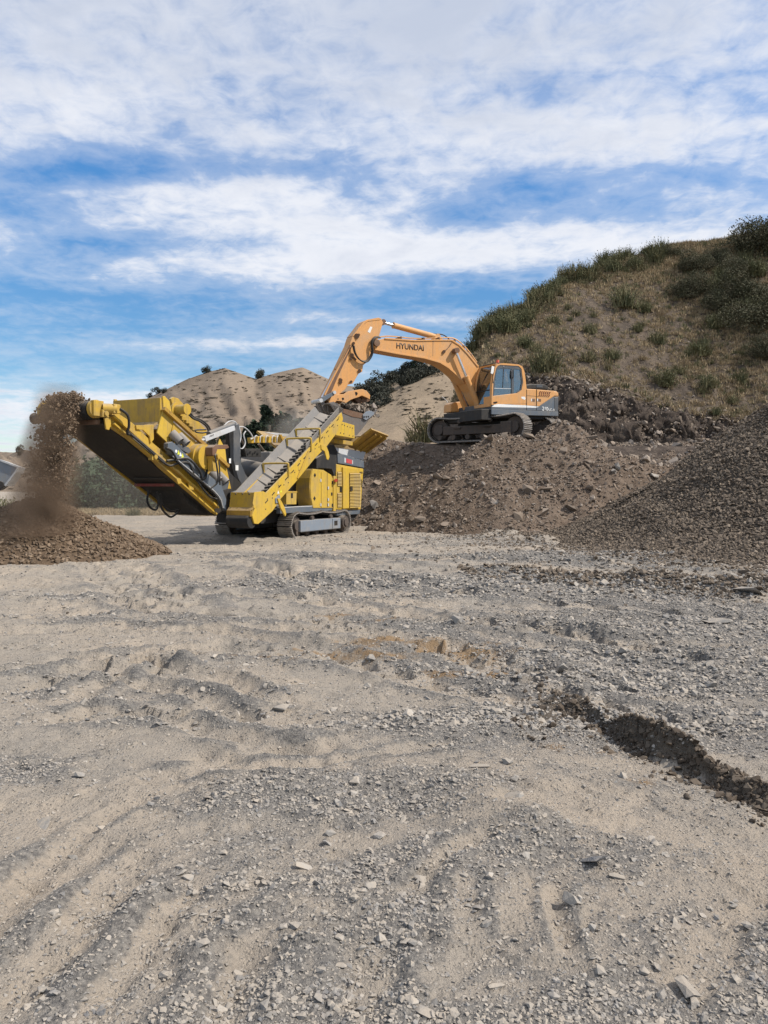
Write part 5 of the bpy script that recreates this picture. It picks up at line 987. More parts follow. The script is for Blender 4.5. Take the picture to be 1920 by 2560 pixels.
part('belly', 'black', dk, lambda b: b.box(-1.7, 1.4, -1.2, 1.2, 0.86, 1.02), 0.02)
body = eplate('side_panel', 'orange', [(1312, 972), (1340, 973.5), (1386, 977), (1386, 990), (1348, 1016), (1243, 1009.5), (1229, 1012), (1229, 990), (1316, 980)], YS + 0.005, -0.5, dk, 0.02)
hoodp = eplate('engine_hood', 'orange', [(1316, 971.5), (1340, 973), (1382, 976.5), (1382, 992), (1316, 992)], YS - 0.02, -2.55, dk, 0.05)
eplate('counterweight', 'orange', [(1382, 976.5), (1393, 978), (1397.5, 983), (1397, 991.5), (1382, 991.5)], YS, -2.62, dk, 0.05)
eplate('counterweight', 'grey', [(1385, 991.8), (1397, 991.8), (1396, 1036), (1386, 1040)], YS + 0.012, -2.64, dk, 0.04)
eplate('dark_panel', 'slate', [(1348, 1016.5), (1385, 991), (1385, 1026), (1340, 1026), (1229, 1022), (1229, 1019.5)], YS + 0.014, -0.03, dk, 0.004)
eplate('sill', 'slate', [(1229, 1022.5), (1340, 1027), (1396, 1029.5), (1396, 1040), (1229, 1036)], YS + 0.03, -0.06, dk, 0.01)
eplate('white_stripe', 'white', [(1245, 1010), (1316, 1013.5), (1348, 1016.5), (1340, 1019.5), (1229, 1017.5), (1236, 1012)], YS + 0.018, -0.02, dk, 0.0)
for px in (1316, 1341):
    x, z = E_.onY(px, 997, YS); part('panel_seam', 'dark_slot', dk, lambda b: b.box(x - 0.007, x + 0.007, YS + 0.004, YS + 0.022, z - 0.45, z + 0.36))
eplate('panel_seam', 'dark_slot', [(1300, 988.3), (1316, 988.5), (1372, 992.5), (1372, 993.3), (1316, 989.3), (1300, 989.1)], YS + 0.008, -0.01, dk, 0)
part('vent', 'louvre_red', dk, lambda b: [b.prism(epoly([(1346.5 + i * 4.8, 984.5 + i * 0.35), (1349.3 + i * 4.8, 984.8 + i * 0.35), (1352.8 + i * 4.8, 978.2 + i * 0.35), (1350 + i * 4.8, 977.8 + i * 0.35)], YS + 0.008), YS - 0.01, YS + 0.009) for i in range(6)] +
     [b.prism(epoly([(1346 + i * 4.8, 989.6 + i * 0.35), (1349 + i * 4.8, 989.9 + i * 0.35), (1351 + i * 4.8, 985.6 + i * 0.35), (1348.3 + i * 4.8, 985.4 + i * 0.35)], YS + 0.008), YS - 0.01, YS + 0.009) for i in range(6)])
for px, m_ in ((1334, 'yellow_rusty'), (1349, 'yellow_rusty')):
    eplate('latch', 'rust', [(px - 3.5, 997), (px + 3.5, 997.5), (px + 3.5, 1004), (px - 3.5, 1003.5)], YS + 0.012, -0.01, dk, 0); eplate('latch_plate', 'white', [(px - 6, 996.5), (px - 3.8, 996.6), (px - 3.8, 1003.2), (px - 6, 1003)], YS + 0.012, -0.01, dk, 0)
eplate('sticker', 'white', [(1303, 992), (1312, 991.5), (1314, 996), (1312, 1000), (1304, 996)], YS + 0.012, -0.01, dk, 0)
eplate('door_pocket', 'dark_slot', [(1233, 1005), (1243, 1003.5), (1244, 1006), (1240, 1009), (1234, 1009.5)], YS + 0.012, -0.01, dk, 0)
text_mesh('lettering', '210', 'white', dk, Vector((E_.onY(1354.5, 1026.5, YS)[0], YS + 0.016, E_.onY(1354.5, 1026.5, YS)[1])), (-1, 0, -0.03), (0, 0, 1), 0.155, 0.30, bold=0.02)
text_mesh('lettering', 'LC-9', 'white', dk, Vector((E_.onY(1370.5, 1027, YS)[0], YS + 0.016, E_.onY(1370.5, 1027, YS)[1])), (-1, 0, -0.03), (0, 0, 1), 0.095, 0.31, bold=0.02)
exh = part('cowling', 'black', dk, lambda b: b.prism(epoly([(1314, 972), (1316, 962), (1330, 959.5), (1362, 961), (1370, 965), (1372, 974)], 0.55), -0.45, 0.55), 0.04)
part('grille', 'slate', exh, lambda b: [b.box(x - 0.012, x + 0.012, -0.40, 0.565, z - 0.11, z + 0.005) for x, z in epoly([(1342 + i * 2.1, 961.8) for i in range(7)], 0.55)])

# cab
CS = [(1229, 1012), (1230.5, 955), (1238, 919), (1243.5, 910.5), (1250, 908.5), (1261, 908), (1296, 911), (1306, 916), (1311, 928), (1314, 948), (1316.5, 972), (1316.5, 1008)]
WIN = [(1231.5, 996), (1234, 950), (1240, 921), (1245, 914), (1252, 912), (1297, 915), (1304, 922), (1308, 955), (1304, 975), (1282, 990), (1258, 996.5), (1233, 998.5)]
YI = 0.33
cabp = part('cab', 'orange', ex, lambda b: (b.prism(epoly([(1229, 996), (1233, 998.5), (1258, 996.5), (1282, 990), (1304, 975), (1308, 955), (1304, 922), (1297, 915), (1252, 912), (1245, 914), (1240, 921), (1234, 950), (1231.5, 996), (1229, 996), (1230.5, 955), (1238, 919), (1243.5, 910.5), (1250, 908.5), (1261, 908), (1296, 911), (1306, 916), (1311, 928), (1314, 948), (1316.5, 972), (1316.5, 1008), (1229, 1012)], YS + 0.01), YS - 0.07, YS + 0.01)), 0.0)
side2 = epoly([(1229, 996), (1233, 998.5), (1258, 996.5), (1282, 990), (1304, 975), (1308, 955), (1304, 922), (1297, 915), (1252, 912), (1245, 914), (1240, 921), (1234, 950), (1231.5, 996), (1229, 996), (1230.5, 955), (1238, 919), (1243.5, 910.5), (1250, 908.5), (1261, 908), (1296, 911), (1306, 916), (1311, 928), (1314, 948), (1316.5, 972), (1316.5, 1008), (1229, 1012)], YS + 0.01)
part('far_side', 'orange', cabp, lambda b: b.prism(side2, YI - 0.06, YI))
cso = epoly(CS, YS)
roofpts = cso[3:8]
part('roof', 'orange', cabp, lambda b: [b.slab([(roofpts[i][0], YI, roofpts[i][1]), (roofpts[i + 1][0], YI, roofpts[i + 1][1]), (roofpts[i + 1][0], YS - 0.07, roofpts[i + 1][1]), (roofpts[i][0], YS - 0.07, roofpts[i][1])], (0, 0, -0.06)) for i in range(4)])
rear = cso[7:12]
part('rear_wall', 'orange', cabp, lambda b: b.slab([(rear[2][0], YI, rear[2][1]), (rear[2][0], YS - 0.07, rear[2][1]), (rear[-1][0], YS - 0.07, rear[-1][1]), (rear[-1][0], YI, rear[-1][1])], (0.05, 0, 0)))
part('sunroof', 'black', cabp, lambda b: b.slab([(roofpts[0][0] + 0.06, YI + 0.1, roofpts[0][1] + 0.03), (roofpts[2][0], YI + 0.1, roofpts[2][1] + 0.03), (roofpts[2][0], YS - 0.2, roofpts[2][1] + 0.03), (roofpts[0][0] + 0.06, YS - 0.2, roofpts[0][1] + 0.03)], (0, 0, 0.03)), 0.01)
dr = eplate('door', 'grey', [(1231.5, 996), (1234, 950), (1240, 921), (1245, 914), (1252, 912), (1283, 913.8), (1283, 922), (1276, 922), (1250, 920.5), (1243, 924), (1239, 938), (1235.5, 970), (1234.5, 994), (1256, 992), (1279, 985), (1279, 940), (1277, 926), (1281, 924), (1283, 930), (1283, 989.5), (1258, 996.5), (1233, 998.5)], YS - 0.005, -0.04, cabp, 0.0)
eplate('pillar', 'grey', [(1279, 913), (1284.5, 914), (1284.5, 989.5), (1279, 991)], YS - 0.004, -0.05, cabp, 0.0)
eplate('pane', 'glass', [(1235, 994), (1236, 970), (1239.5, 938), (1243, 924), (1250, 921), (1279, 922), (1279, 986), (1256, 992)], YS - 0.030, -0.008, dr, 0)
eplate('window_bar', 'silver', [(1234, 970), (1278, 971), (1278, 972.6), (1234, 971.6)], YS - 0.022, -0.02, dr, 0)
eplate('window_slide', 'black', [(1258.5, 922), (1260, 922), (1257.6, 970), (1256.2, 970)], YS - 0.022, -0.01, dr, 0)
eplate('quarter_frame', 'grey', [(1284, 914), (1297, 915), (1304, 922), (1308, 955), (1304, 975), (1284, 989), (1284, 985), (1301, 974), (1304.5, 955), (1301, 924), (1284, 922)], YS - 0.005, -0.04, cabp, 0)
eplate('pane', 'glass', [(1284, 921), (1302, 924), (1305, 955), (1302, 974), (1284, 987)], YS - 0.03, -0.008, cabp, 0)
part('handle', 'black', cabp, lambda b: b.tube([E_.p3(1283, 925, YS + 0.05), E_.p3(1283, 940, YS + 0.06), E_.p3(1281, 946, YS + 0.02)], 0.022, 6, 3))
# front
xf0 = E_.onY(1229, 1012, YS)[0]; zt = cso[3][1]; xt = cso[3][0]
f0 = Vector((xf0, 0, cso[0][1])); f1 = Vector((cso[1][0], 0, cso[1][1])); f2 = Vector((cso[2][0], 0, cso[2][1])); f3 = Vector((xt, 0, zt))
def fr_pt(t, y):                                     # runs up the raked windscreen
    P = [f0, f1, f2, f3]; L = [0, (f1 - f0).length, (f1 - f0).length + (f2 - f1).length, (f1 - f0).length + (f2 - f1).length + (f3 - f2).length]; s = t * L[-1]
    for i in range(3):
        if s <= L[i + 1] + 1e-9: q = P[i].lerp(P[i + 1], (s - L[i]) / (L[i + 1] - L[i])); break
    return Vector((q.x, y, q.z))
part('front_frame', 'orange', cabp, lambda b: (b.tube([fr_pt(t, YI) for t in (0, 0.25, 0.5, 0.75, 1)], 0.05, 6, 2), b.tube([fr_pt(t, YS - 0.05) for t in (0, 0.25, 0.5, 0.75, 1)], 0.05, 6, 2), b.bar(fr_pt(0.0, YI), fr_pt(0, YS - 0.04), 0.09, 0.12), b.bar(fr_pt(1, YI), fr_pt(1, YS - 0.04), 0.08, 0.06)))
ws = [fr_pt(t, YI + 0.06) for t in (0.05, 0.53, 0.80, 0.97)]; we = [fr_pt(t, YS - 0.11) for t in (0.05, 0.53, 0.80, 0.97)]
part('windscreen', 'dark_glass', cabp, lambda b: [b.slab([ws[i], ws[i + 1], we[i + 1], we[i]], (-0.008, 0, 0)) for i in range(3)])
part('windscreen_bar', 'black', cabp, lambda b: (b.bar(fr_pt(0.36, YI + 0.05) + Vector((0.015, 0, 0)), fr_pt(0.36, YS - 0.1) + Vector((0.015, 0, 0)), 0.02, 0.035), b.tube([fr_pt(0.38, YI + 0.25) + Vector((0.03, 0, 0)), fr_pt(0.85, YS - 0.35) + Vector((0.03, 0, 0))], 0.012, 5, 1)))
part('seat', 'black', cabp, lambda b: (b.box(0.15, 0.65, 0.55, 1.1, 1.35, 1.55), b.box(0.05, 0.22, 0.57, 1.08, 1.5, 2.25), b.box(0.65, 0.75, 0.45, 0.6, 1.2, 1.75), b.box(0.65, 0.75, 1.05, 1.2, 1.2, 1.75)), 0.04)
part('console', 'grey', cabp, lambda b: (b.box(0.9, 1.1, 0.45, 1.2, 1.1, 1.5), b.box(-0.2, 0.9, 0.4, 1.25, 1.02, 1.12)), 0.02)
part('mirror', 'white', cabp, lambda b: b.slab([E_.p3(1227, 933, YS + 0.12), E_.p3(1230, 915, YS + 0.12), E_.p3(1236, 917, YS + 0.12), E_.p3(1234, 931, YS + 0.12), E_.p3(1231, 936, YS + 0.12)], (0.03, 0.03, 0)), 0.005)
part('mirror_arm', 'black', cabp, lambda b: b.tube([E_.p3(1232, 925, YS + 0.08), E_.p3(1232, 948, YS + 0.06), E_.p3(1233, 958, YS)], 0.014, 6, 2))
bc = E_.p3(1244, 906, 0.9); 
part('beacon', 'beacon', cabp, lambda b: (b.cyl(bc, bc + Vector((0, 0, 0.09)), 0.06, 0.05, n=14), b.cyl(bc - Vector((0, 0, 0.05)), bc, 0.07, n=14)), 0.01)
part('lamp', 'white', cabp, lambda b: b.cyl(E_.p3(1259.5, 916, YS), E_.p3(1259.5, 916, YS + 0.02), 0.022, n=10))

# boom
YM = 0.30
BO = [(962, 846), (1038, 851), (1084, 850), (1130, 850), (1150, 862), (1171, 884), (1196, 916), (1212, 960), (1214, 1010), (1196, 1018), (1186, 1000), (1177, 980), (1162, 957), (1142, 935), (1121, 917), (1101, 905), (1063, 894), (1000, 884), (960, 876), (938, 872), (934, 860), (942, 850)]
bo = eplate('boom', 'orange', BO, YM - 0.02, -0.52, ex, 0.012)
part('edge_plate', 'orange', bo, lambda b: [b.prism(epoly([(962, 844.5), (1038, 849.5), (1084, 848.5), (1130, 848.5), (1151, 861), (1172.5, 883), (1198, 916), (1194, 917), (1169, 886), (1148, 864), (1129, 852), (1084, 852), (1038, 853), (962, 848)], YM), y, y + 0.03) for y in (YM - 0.02, -0.28)], 0.004)
part('belly_plate', 'orange', bo, lambda b: b.prism(epoly([(938, 870.5), (960, 874.5), (1000, 882.5), (1063, 892.5), (1101, 903.5), (1121, 915), (1142, 933), (1162, 955), (1160, 958.5), (1140, 937), (1120, 919.5), (1100, 907.5), (1062, 896.5), (1000, 886.5), (938, 875)], YM), -0.28, YM + 0.005), 0.004)
x, z = E_.onY(1083, 870, YM); part('weld_seam', 'rust', bo, lambda b: b.box(x - 0.006, x + 0.006, YM - 0.03, YM - 0.016, z - 0.29, z + 0.28))
for px, py, r_ in ((1138, 877, 0.10), (941, 858, 0.12)):
    x, z = E_.onY(px, py, YM); part('pin', 'rust', bo, lambda b: (b.cyl((x, YM - 0.04, z), (x, YM + 0.16 if px > 1000 else YM + 0.06, z), r_, n=18), b.cyl((x, -0.46 if px > 1000 else -0.3, z), (x, -0.2, z), r_, n=18)), 0.008)
p0, p1 = E_.onY(991.5, 871, YM), E_.onY(1060, 877.5, YM)
v0 = Vector((p1[0] - p0[0], 0, p1[1] - p0[1]))
text_mesh('lettering', 'HYUNDAI', 'letters', bo, Vector((p0[0], YM - 0.018, p0[1])), v0, (0, 0, 1), 0.215, v0.length, bold=0.022)
part('pipe', 'orange', bo, lambda b: [b.tube([E_.p3(a, q - 2.2 - i * 0.3, YM - 0.12 - i * 0.12) for a, q in ((942, 846), (975, 843), (1038, 848.5), (1090, 847.5), (1130, 847.5), (1152, 860), (1173, 882), (1192, 908))], 0.020, 6, 4) for i in range(4)])
part('pipe_clamp', 'rust', bo, lambda b: [b.box(q[0] - 0.03, q[0] + 0.03, -0.25, YM + 0.01, q[1] - 0.02, q[1] + 0.07) for q in epoly([(1003, 846.5), (1060, 848.5), (1098, 848), (1138, 853), (1160, 868), (1178, 890)], YM)], 0.004)
part('step_bracket', 'rust', bo, lambda b: (b.cyl(E_.p3(1110, 879, YM - 0.02), E_.p3(1110, 879, YM + 0.05), 0.06, n=12), b.tube([E_.p3(1106, 884, YM + 0.02), E_.p3(1112, 877, YM + 0.05), E_.p3(1122, 868, YM + 0.02), E_.p3(1130, 856, YM + 0.02)], 0.015, 5, 3)))
def ram(name, a, b_, rb, rr_, split, parent, m='orange'):
    a = Vector(a); b_ = Vector(b_); mid = a.lerp(b_, split)
    o = part(name, m, parent, lambda q: (q.cyl(mid, b_, rb, n=18), q.cyl(mid, mid.lerp(a, 0.05), rb * 1.14, n=18), q.cyl(b_ + Vector((0, -rb, 0)), b_ + Vector((0, rb, 0)), rb * 1.1, n=14)), 0.006)
    part('rod', 'chrome', o, lambda q: q.cyl(a, mid, rr_, n=14)); part('rod_eye', 'rust', o, lambda q: q.cyl(a + Vector((0, -rb * 0.9, 0)), a + Vector((0, rb * 0.9, 0)), rr_ * 1.9, n=14)); return o
tp = E_.onY(1138, 877, YM + 0.1); ft = E_.onY(1174, 1046, -0.42)
for y in (0.42, -0.42): ram('boom_ram', (tp[0], y, tp[1]), (ft[0], y, ft[1]), 0.105, 0.052, 0.40, ex)
a, b_ = E_.onY(956, 806, 0), E_.onY(1092, 843, 0)
ar = ram('arm_ram', (a[0], 0, a[1]), (b_[0], 0, b_[1]), 0.105, 0.055, 0.20, ex)
part('ram_hose', 'rubber', ar, lambda b: [b.tube([E_.p3(p_, q, 0.0 + 0.05 * i) for p_, q in ((1062, 832), (1085, 835), (1104, 836), (1116, 842), (1124, 850))], 0.022) for i in range(2)])
part('boom_lug', 'orange', bo, lambda b: b.prism(epoly([(1084, 851), (1088, 840), (1098, 841), (1110, 851)], 0.1), -0.12, 0.12), 0.01)

# arm
AR = [(911, 806), (919, 801), (946, 796), (953, 798), (958, 806), (953, 822), (948, 840), (937, 872), (923, 901), (908, 913), (906, 929), (897, 934), (882, 959), (872, 959), (862, 974), (848, 986), (834, 1005), (824, 1003), (812, 990), (834, 946), (858, 896), (874, 862), (880, 843), (884, 838)]
arm = eplate('arm', 'orange', AR, 0.22, -0.44, ex, 0.012)
part('edge_plate', 'orange', arm, lambda b: b.prism(epoly([(909, 804), (918, 799), (946, 794), (954, 796.5), (950, 799.5), (920, 803), (912, 808), (886, 841), (882, 839)], 0.235), -0.235, 0.235), 0.004)
eplate('sticker', 'white', [(919, 829), (926, 816), (931, 818), (925, 833)], 0.226, -0.004, arm, 0)
eplate('shade_strip', 'rust', [(874, 862), (882, 862), (842, 948), (822, 996), (812, 990), (834, 946)], 0.226, -0.006, arm, 0)  # rust-coloured strip painted for the shadow side of the bucket ram barrel
part('hose', 'rubber', arm, lambda b: [b.tube([E_.p3(p_ + i * 1.6, q + i * 1.2, 0.30 + 0.03 * i) for p_, q in ((948, 842), (936, 843), (928, 855), (929, 880), (918, 900), (905, 902), (893, 893), (885, 878), (882, 862))], 0.024) for i in range(3)])
part('fitting', 'rust', arm, lambda b: [b.cyl(E_.p3(p_, q, 0.2), E_.p3(p_, q, 0.28), r_, n=12) for p_, q, r_ in ((892, 840, 0.09), (897, 837, 0.045), (884, 858, 0.05), (880, 888, 0.07), (877, 897, 0.05), (853, 950, 0.05), (851, 955, 0.06), (878, 954, 0.045), (899, 927, 0.06))] + [b.bar(E_.p3(880, 890, 0.24), E_.p3(890, 900, 0.24), 0.04, 0.06), b.bar(E_.p3(850, 945, 0.24), E_.p3(854, 958, 0.24), 0.05, 0.05)])
bt, bb = E_.onY(886, 846, 0.05), E_.onY(802, 1000, 0.05)
ram('bucket_ram', (bb[0], 0.05, bb[1]), (bt[0], 0.05, bt[1]), 0.10, 0.05, 0.50, ex)
part('guide_pipe', 'orange', arm, lambda b: b.tube([E_.p3(880, 858, 0.18), E_.p3(838, 935, 0.18), E_.p3(812, 988, 0.18)], 0.05, 8, 2))
lk = part('link', 'slate', ex, lambda b: [b.slab([E_.p3(799, 998, y), E_.p3(803, 993, y), E_.p3(836, 978, y), E_.p3(840, 983, y), E_.p3(806, 1006, y), E_.p3(801, 1006, y)], (0, 0.05, 0)) for y in (0.26, -0.31)], 0.008)
part('pin', 'silver', lk, lambda b: (b.cyl(E_.p3(803, 1001, 0.34), E_.p3(803, 1001, 0.34) - Vector((0, 0.68, 0)), 0.07, n=14), b.cyl(E_.p3(837, 981, 0.34), E_.p3(837, 981, 0.34) - Vector((0, 0.68, 0)), 0.06, n=14)), 0.006)
part('drop_link', 'bucket', ex, lambda b: [b.bar(E_.p3(803, 1002, y), E_.p3(822, 1042, y), 0.06, 0.16) for y in (0.14, -0.14)] + [b.prism(epoly([(790, 1006), (800, 1000), (810, 1016), (822, 1046), (806, 1046)], 0.0), -0.1, 0.1)], 0.01)

# bucket, curled and full
bk_out = epoly([(824, 1008), (834, 1004), (846, 1016), (858, 1022), (852, 1030), (848, 1050), (858, 1076), (876, 1090), (892, 1088), (914, 1060), (934, 1034)], 0.62)
bk_in = epoly([(932, 1030), (911, 1056), (890, 1082), (877, 1084), (862, 1072), (854, 1050), (858, 1030), (862, 1024)], 0.62)
BW = 0.62
bk = part('bucket', 'bucket', ex, lambda b: b.prism(bk_out + bk_in, -BW, BW), 0.004)
cheek = epoly([(858, 1022), (862, 1024), (906, 1035), (934, 1030), (914, 1060), (892, 1088), (876, 1090), (858, 1076), (848, 1050), (852, 1030)], BW)
for y in (BW, -BW - 0.03): part('cheek_plate', 'bucket', bk, lambda b: b.prism(cheek, y, y + 0.03), 0.004)
part('rim_band', 'rust', bk, lambda b: b.prism(epoly([(858, 1022), (862, 1022.5), (906, 1033.5), (918, 1036), (912, 1047), (880, 1042), (857, 1032)], BW + 0.03), BW + 0.03, BW + 0.045), 0.003)
part('cutter', 'track_grey', bk, lambda b: [b.prism(epoly([(906, 1037), (914, 1029), (926, 1027), (934, 1031), (934, 1036), (924, 1044), (914, 1051), (907, 1047)], BW + 0.04), y, y + 0.04) for y in (BW + 0.045, -BW - 0.07)], 0.008)
part('cutter_slot', 'dark_slot', bk, lambda b: [b.prism(epoly([(908.5 + i * 5.2, 1041 - i * 0.4), (912.5 + i * 5.2, 1040 - i * 0.4), (911.5 + i * 5.2, 1045 - i * 0.6), (909.5 + i * 5.2, 1045.5 - i * 0.6)], BW + 0.087), BW + 0.083, BW + 0.089) for i in range(3)])
tx, tz = E_.onY(932, 1033, 0.5)
for i in range(5):
    y = -0.52 + i * 0.26; part('tooth', 'bucket', bk, lambda b: b.prism([(tx + 0.06, tz - 0.10), (tx + 0.02, tz + 0.02), (tx - 0.10, tz + 0.14), (tx - 0.14, tz + 0.13), (tx - 0.06, tz - 0.02)], y - 0.05, y + 0.05), 0.005)
part('ear', 'bucket', bk, lambda b: [b.prism(epoly([(816, 1010), (826, 1004), (842, 1008), (852, 1020), (862, 1030), (848, 1046), (826, 1044), (818, 1030)], 0.2), y, y + 0.06) for y in (0.20, -0.26)], 0.01)
th = part('thumb', 'orange', ex, lambda b: [b.prism(epoly([(822, 1005), (828, 992), (841, 986), (860, 985), (870, 978), (890, 975), (905, 972.5), (916, 977), (925, 988), (924, 999), (918, 995), (904, 989), (896, 993), (886, 996), (876, 1000), (864, 1008), (852, 1003), (841, 1002), (834, 1010), (826, 1012)], 0.30), y, y + 0.10) for y in (0.22, -0.32)] + [b.prism(epoly([(868, 979), (905, 973), (916, 978), (924, 988), (922, 994), (910, 990), (880, 990)], 0.28), -0.24, 0.24)], 0.012)
part('thumb_pin', 'black', th, lambda b: [b.cyl(E_.p3(p_, q, 0.31), E_.p3(p_, q, 0.335), r_, n=12) for p_, q, r_ in ((857, 997, 0.045), (890, 984, 0.06))] + [b.prism(epoly([(843, 999), (847, 999), (845, 994.5)], 0.32), 0.32, 0.325)])
part('thumb_claw', 'rust', th, lambda b: [b.prism(epoly([(884, 996), (896, 992), (902, 1000), (898, 1010), (890, 1004)], 0.1), y, y + 0.06) for y in (0.1, -0.2)] + [b.prism(epoly([(906, 991), (920, 995), (922, 1003), (908, 1008), (900, 1003)], 0.1), y, y + 0.06) for y in (0.12, -0.18)], 0.008)
# load in the bucket
Nb = 420; cx_, cz_ = E_.onY(897, 1026, 0.1); qx = RNG.normal(0, 0.30, Nb).clip(-0.58, 0.55); qy = RNG.uniform(-0.52, 0.52, Nb); qz = RNG.uniform(-0.35, 0.16, Nb) * (1 - 0.5 * np.abs(qx)) + 0.02
ca, sa = math.cos(R(210)), math.sin(R(210)); lxx = cx_ + qx; 
o = stones_at('bucket_load', EXO[0] + lxx * ca - qy * sa, EXO[1] + lxx * sa + qy * ca, EXO[2] + cz_ + qz, np.clip(RNG.lognormal(-2.0, 0.35, Nb), 0.07, 0.28), VAR['rubble'], 8, None, 1.2); tag(o, 'brown rock and soil heaped in the excavator bucket', 'rubble')
# right-hand front box, rail
eplate('fuel_box', 'orange', [(1126, 1030), (1128, 1010), (1136, 1005), (1160, 1003), (1160, 1030)], -0.75, -0.5, ex, 0.03)
part('handrail', 'silver', ex, lambda b: b.tube([E_.p3(p_, q, -1.25) for p_, q in ((1105, 992), (1118, 1004), (1119, 1020), (1115, 1028))], 0.02, 6, 3))

# ------------------------------------------------------------------ wheel loader, mostly out of the picture at the left
wlo = Vector((-13.6, 20.6, 0)); wl_ = empty('wheel_loader', wlo, R(-8)); tag(wl_, 'grey loader bucket raised at the left edge behind the falling stone', 'wheel loader')
B0 = at(0, 1150, 20.5); lz_ = B0.z
def wloc(px, py, D):
    p = at(px, py, D) - wlo; c2, s2 = math.cos(R(8)), math.sin(R(8)); return Vector((p.x * c2 - p.y * s2, p.x * s2 + p.y * c2, p.z))
prof = [wloc(-70, 1128, 20.4), wloc(0, 1151, 20.4), wloc(46, 1168, 20.4), wloc(40, 1178, 20.4), wloc(13, 1214, 20.4), wloc(-60, 1226, 20.4), wloc(-85, 1180, 20.4)]
wb = part('bucket', 'track_grey', wl_, lambda b: b.slab(prof, (-1.35, 2.3, 0)), 0.02)
part('cutting_edge', 'silver', wb, lambda b: b.slab([wloc(0, 1148, 20.35), wloc(47, 1166, 20.35), wloc(41, 1180, 20.35), wloc(14, 1216, 20.35), wloc(10, 1213, 20.35), wloc(37, 1178, 20.35), wloc(42, 1169, 20.35), wloc(0, 1153, 20.35)], (-1.35, 2.4, 0)), 0.005)
part('bracket', 'black', wb, lambda b: b.slab([wloc(-5, 1200, 20.38), wloc(8, 1205, 20.38), wloc(12, 1216, 20.38), wloc(-5, 1228, 20.38)], (-1.35, 2.2, 0)), 0.01)
part('lift_arm', 'yellow', wl_, lambda b: [b.bar((2.6, y, 1.75), (-0.6, y, 1.9), 0.14, 0.35) for y in (0.4, 1.6)], 0.02)
part('body', 'yellow', wl_, lambda b: (b.box(-3.6, -0.3, 0.2, 1.8, 0.9, 1.9), b.box(-2.0, -0.5, 0.35, 1.65, 1.9, 3.1)), 0.08)
for xx in (-0.7, -3.1):
    for y in (0.0, 2.0): part('wheel', 'rubber', wl_, lambda b: b.cyl((xx, y - 0.25, 0.72), (xx, y + 0.25, 0.72), 0.72, n=28), 0.06)

# ================================================================== VEGETATION
def hit(px, py, fz, d0, d1, step=0.1):
    d = ray(px, py); D = np.arange(d0, d1, step); x = D * (d.x / d.y); z = EYE + D * (d.z / d.y); h = fz(x, D)
    k = np.nonzero(h >= z)[0]
    if len(k) == 0: return None
    i = k[0]; return Vector((x[i], D[i], h[i]))
def blades_mesh(name, seed, n, h, spread, lean, wid, m, leafy=0):
    """upright broom / grass clump: tapering bent blades, optional leaflets along them"""
    r = np.random.default_rng(seed); vs = []; fs = []
    for i in range(n):
        a = r.uniform(0, 6.28); b = Vector((r.normal(0, spread), r.normal(0, spread), -0.05)); L = h * r.uniform(0.45, 1.0) * (1 - 0.5 * min(1, b.xy.length / (spread * 3)))
        t = abs(r.normal(0, lean)); out = Vector((math.cos(a), math.sin(a), 0)); out = (out + b.normalized() * 0.8).normalized()
        s = out.cross(Vector((0, 0, 1))); s = (s * math.cos(r.uniform(0, 3)) + out * math.sin(r.uniform(0, 3))).normalized() * wid * r.uniform(0.6, 1.3)
        P = [b + Vector((0, 0, L * k)) * math.cos(t * k) + out * L * k * math.sin(t * (0.4 + k)) for k in (0, 0.5, 1.0)]
        q = len(vs); vs += [P[0] - s, P[0] + s, P[1] + s * 0.8, P[1] - s * 0.8, P[2]]; fs += [(q, q + 1, q + 2, q + 3), (q + 3, q + 2, q + 4)]
        for j in range(leafy):
            k = r.uniform(0.25, 1); p = P[0].lerp(P[1], k * 2) if k < 0.5 else P[1].lerp(P[2], k * 2 - 1)
            d = Vector((r.normal(), r.normal(), r.normal() + 0.8)).normalized() * wid * 2.6; e = d.orthogonal().normalized() * wid * 1.1
            q = len(vs); vs += [p - e, p + e, p + d]; fs += [(q, q + 1, q + 2)]
    me = bpy.data.meshes.new(name); me.from_pydata([v[:] for v in vs], [], fs); me.materials.append(M[m]); return me
def crown_mesh(name, seed, n, rx, rz, leaf, m, lumps=9, base=0.35):
    r = np.random.default_rng(seed); vs = np.zeros((n * 4, 3)); L = [(r.normal(0, 0.45, 3) * (1, 1, 0.75), r.uniform(0.35, 0.65)) for _ in range(lumps)]
    for i in range(n):
        c, q = L[r.integers(lumps)]; d = r.normal(0, 1, 3); d /= np.linalg.norm(d); p = (c + d * q * r.uniform(0.55, 1.08)) * (rx, rx, rz); p[2] += rz * (1 - base)
        p[2] = max(p[2], rz * -0.05)
        u = r.normal(0, 1, 3); u /= np.linalg.norm(u); w = np.cross(u, r.normal(0, 1, 3)); w /= np.linalg.norm(w); s = leaf * r.uniform(0.5, 1.3)
        vs[i * 4:i * 4 + 4] = p + np.array([-u * s, -w * s * 0.45, u * s, w * s * 0.45])
    me = bpy.data.meshes.new(name); me.from_pydata(vs.tolist(), [], [(i * 4, i * 4 + 1, i * 4 + 2, i * 4 + 3) for i in range(n)]); me.materials.append(M[m]); return me
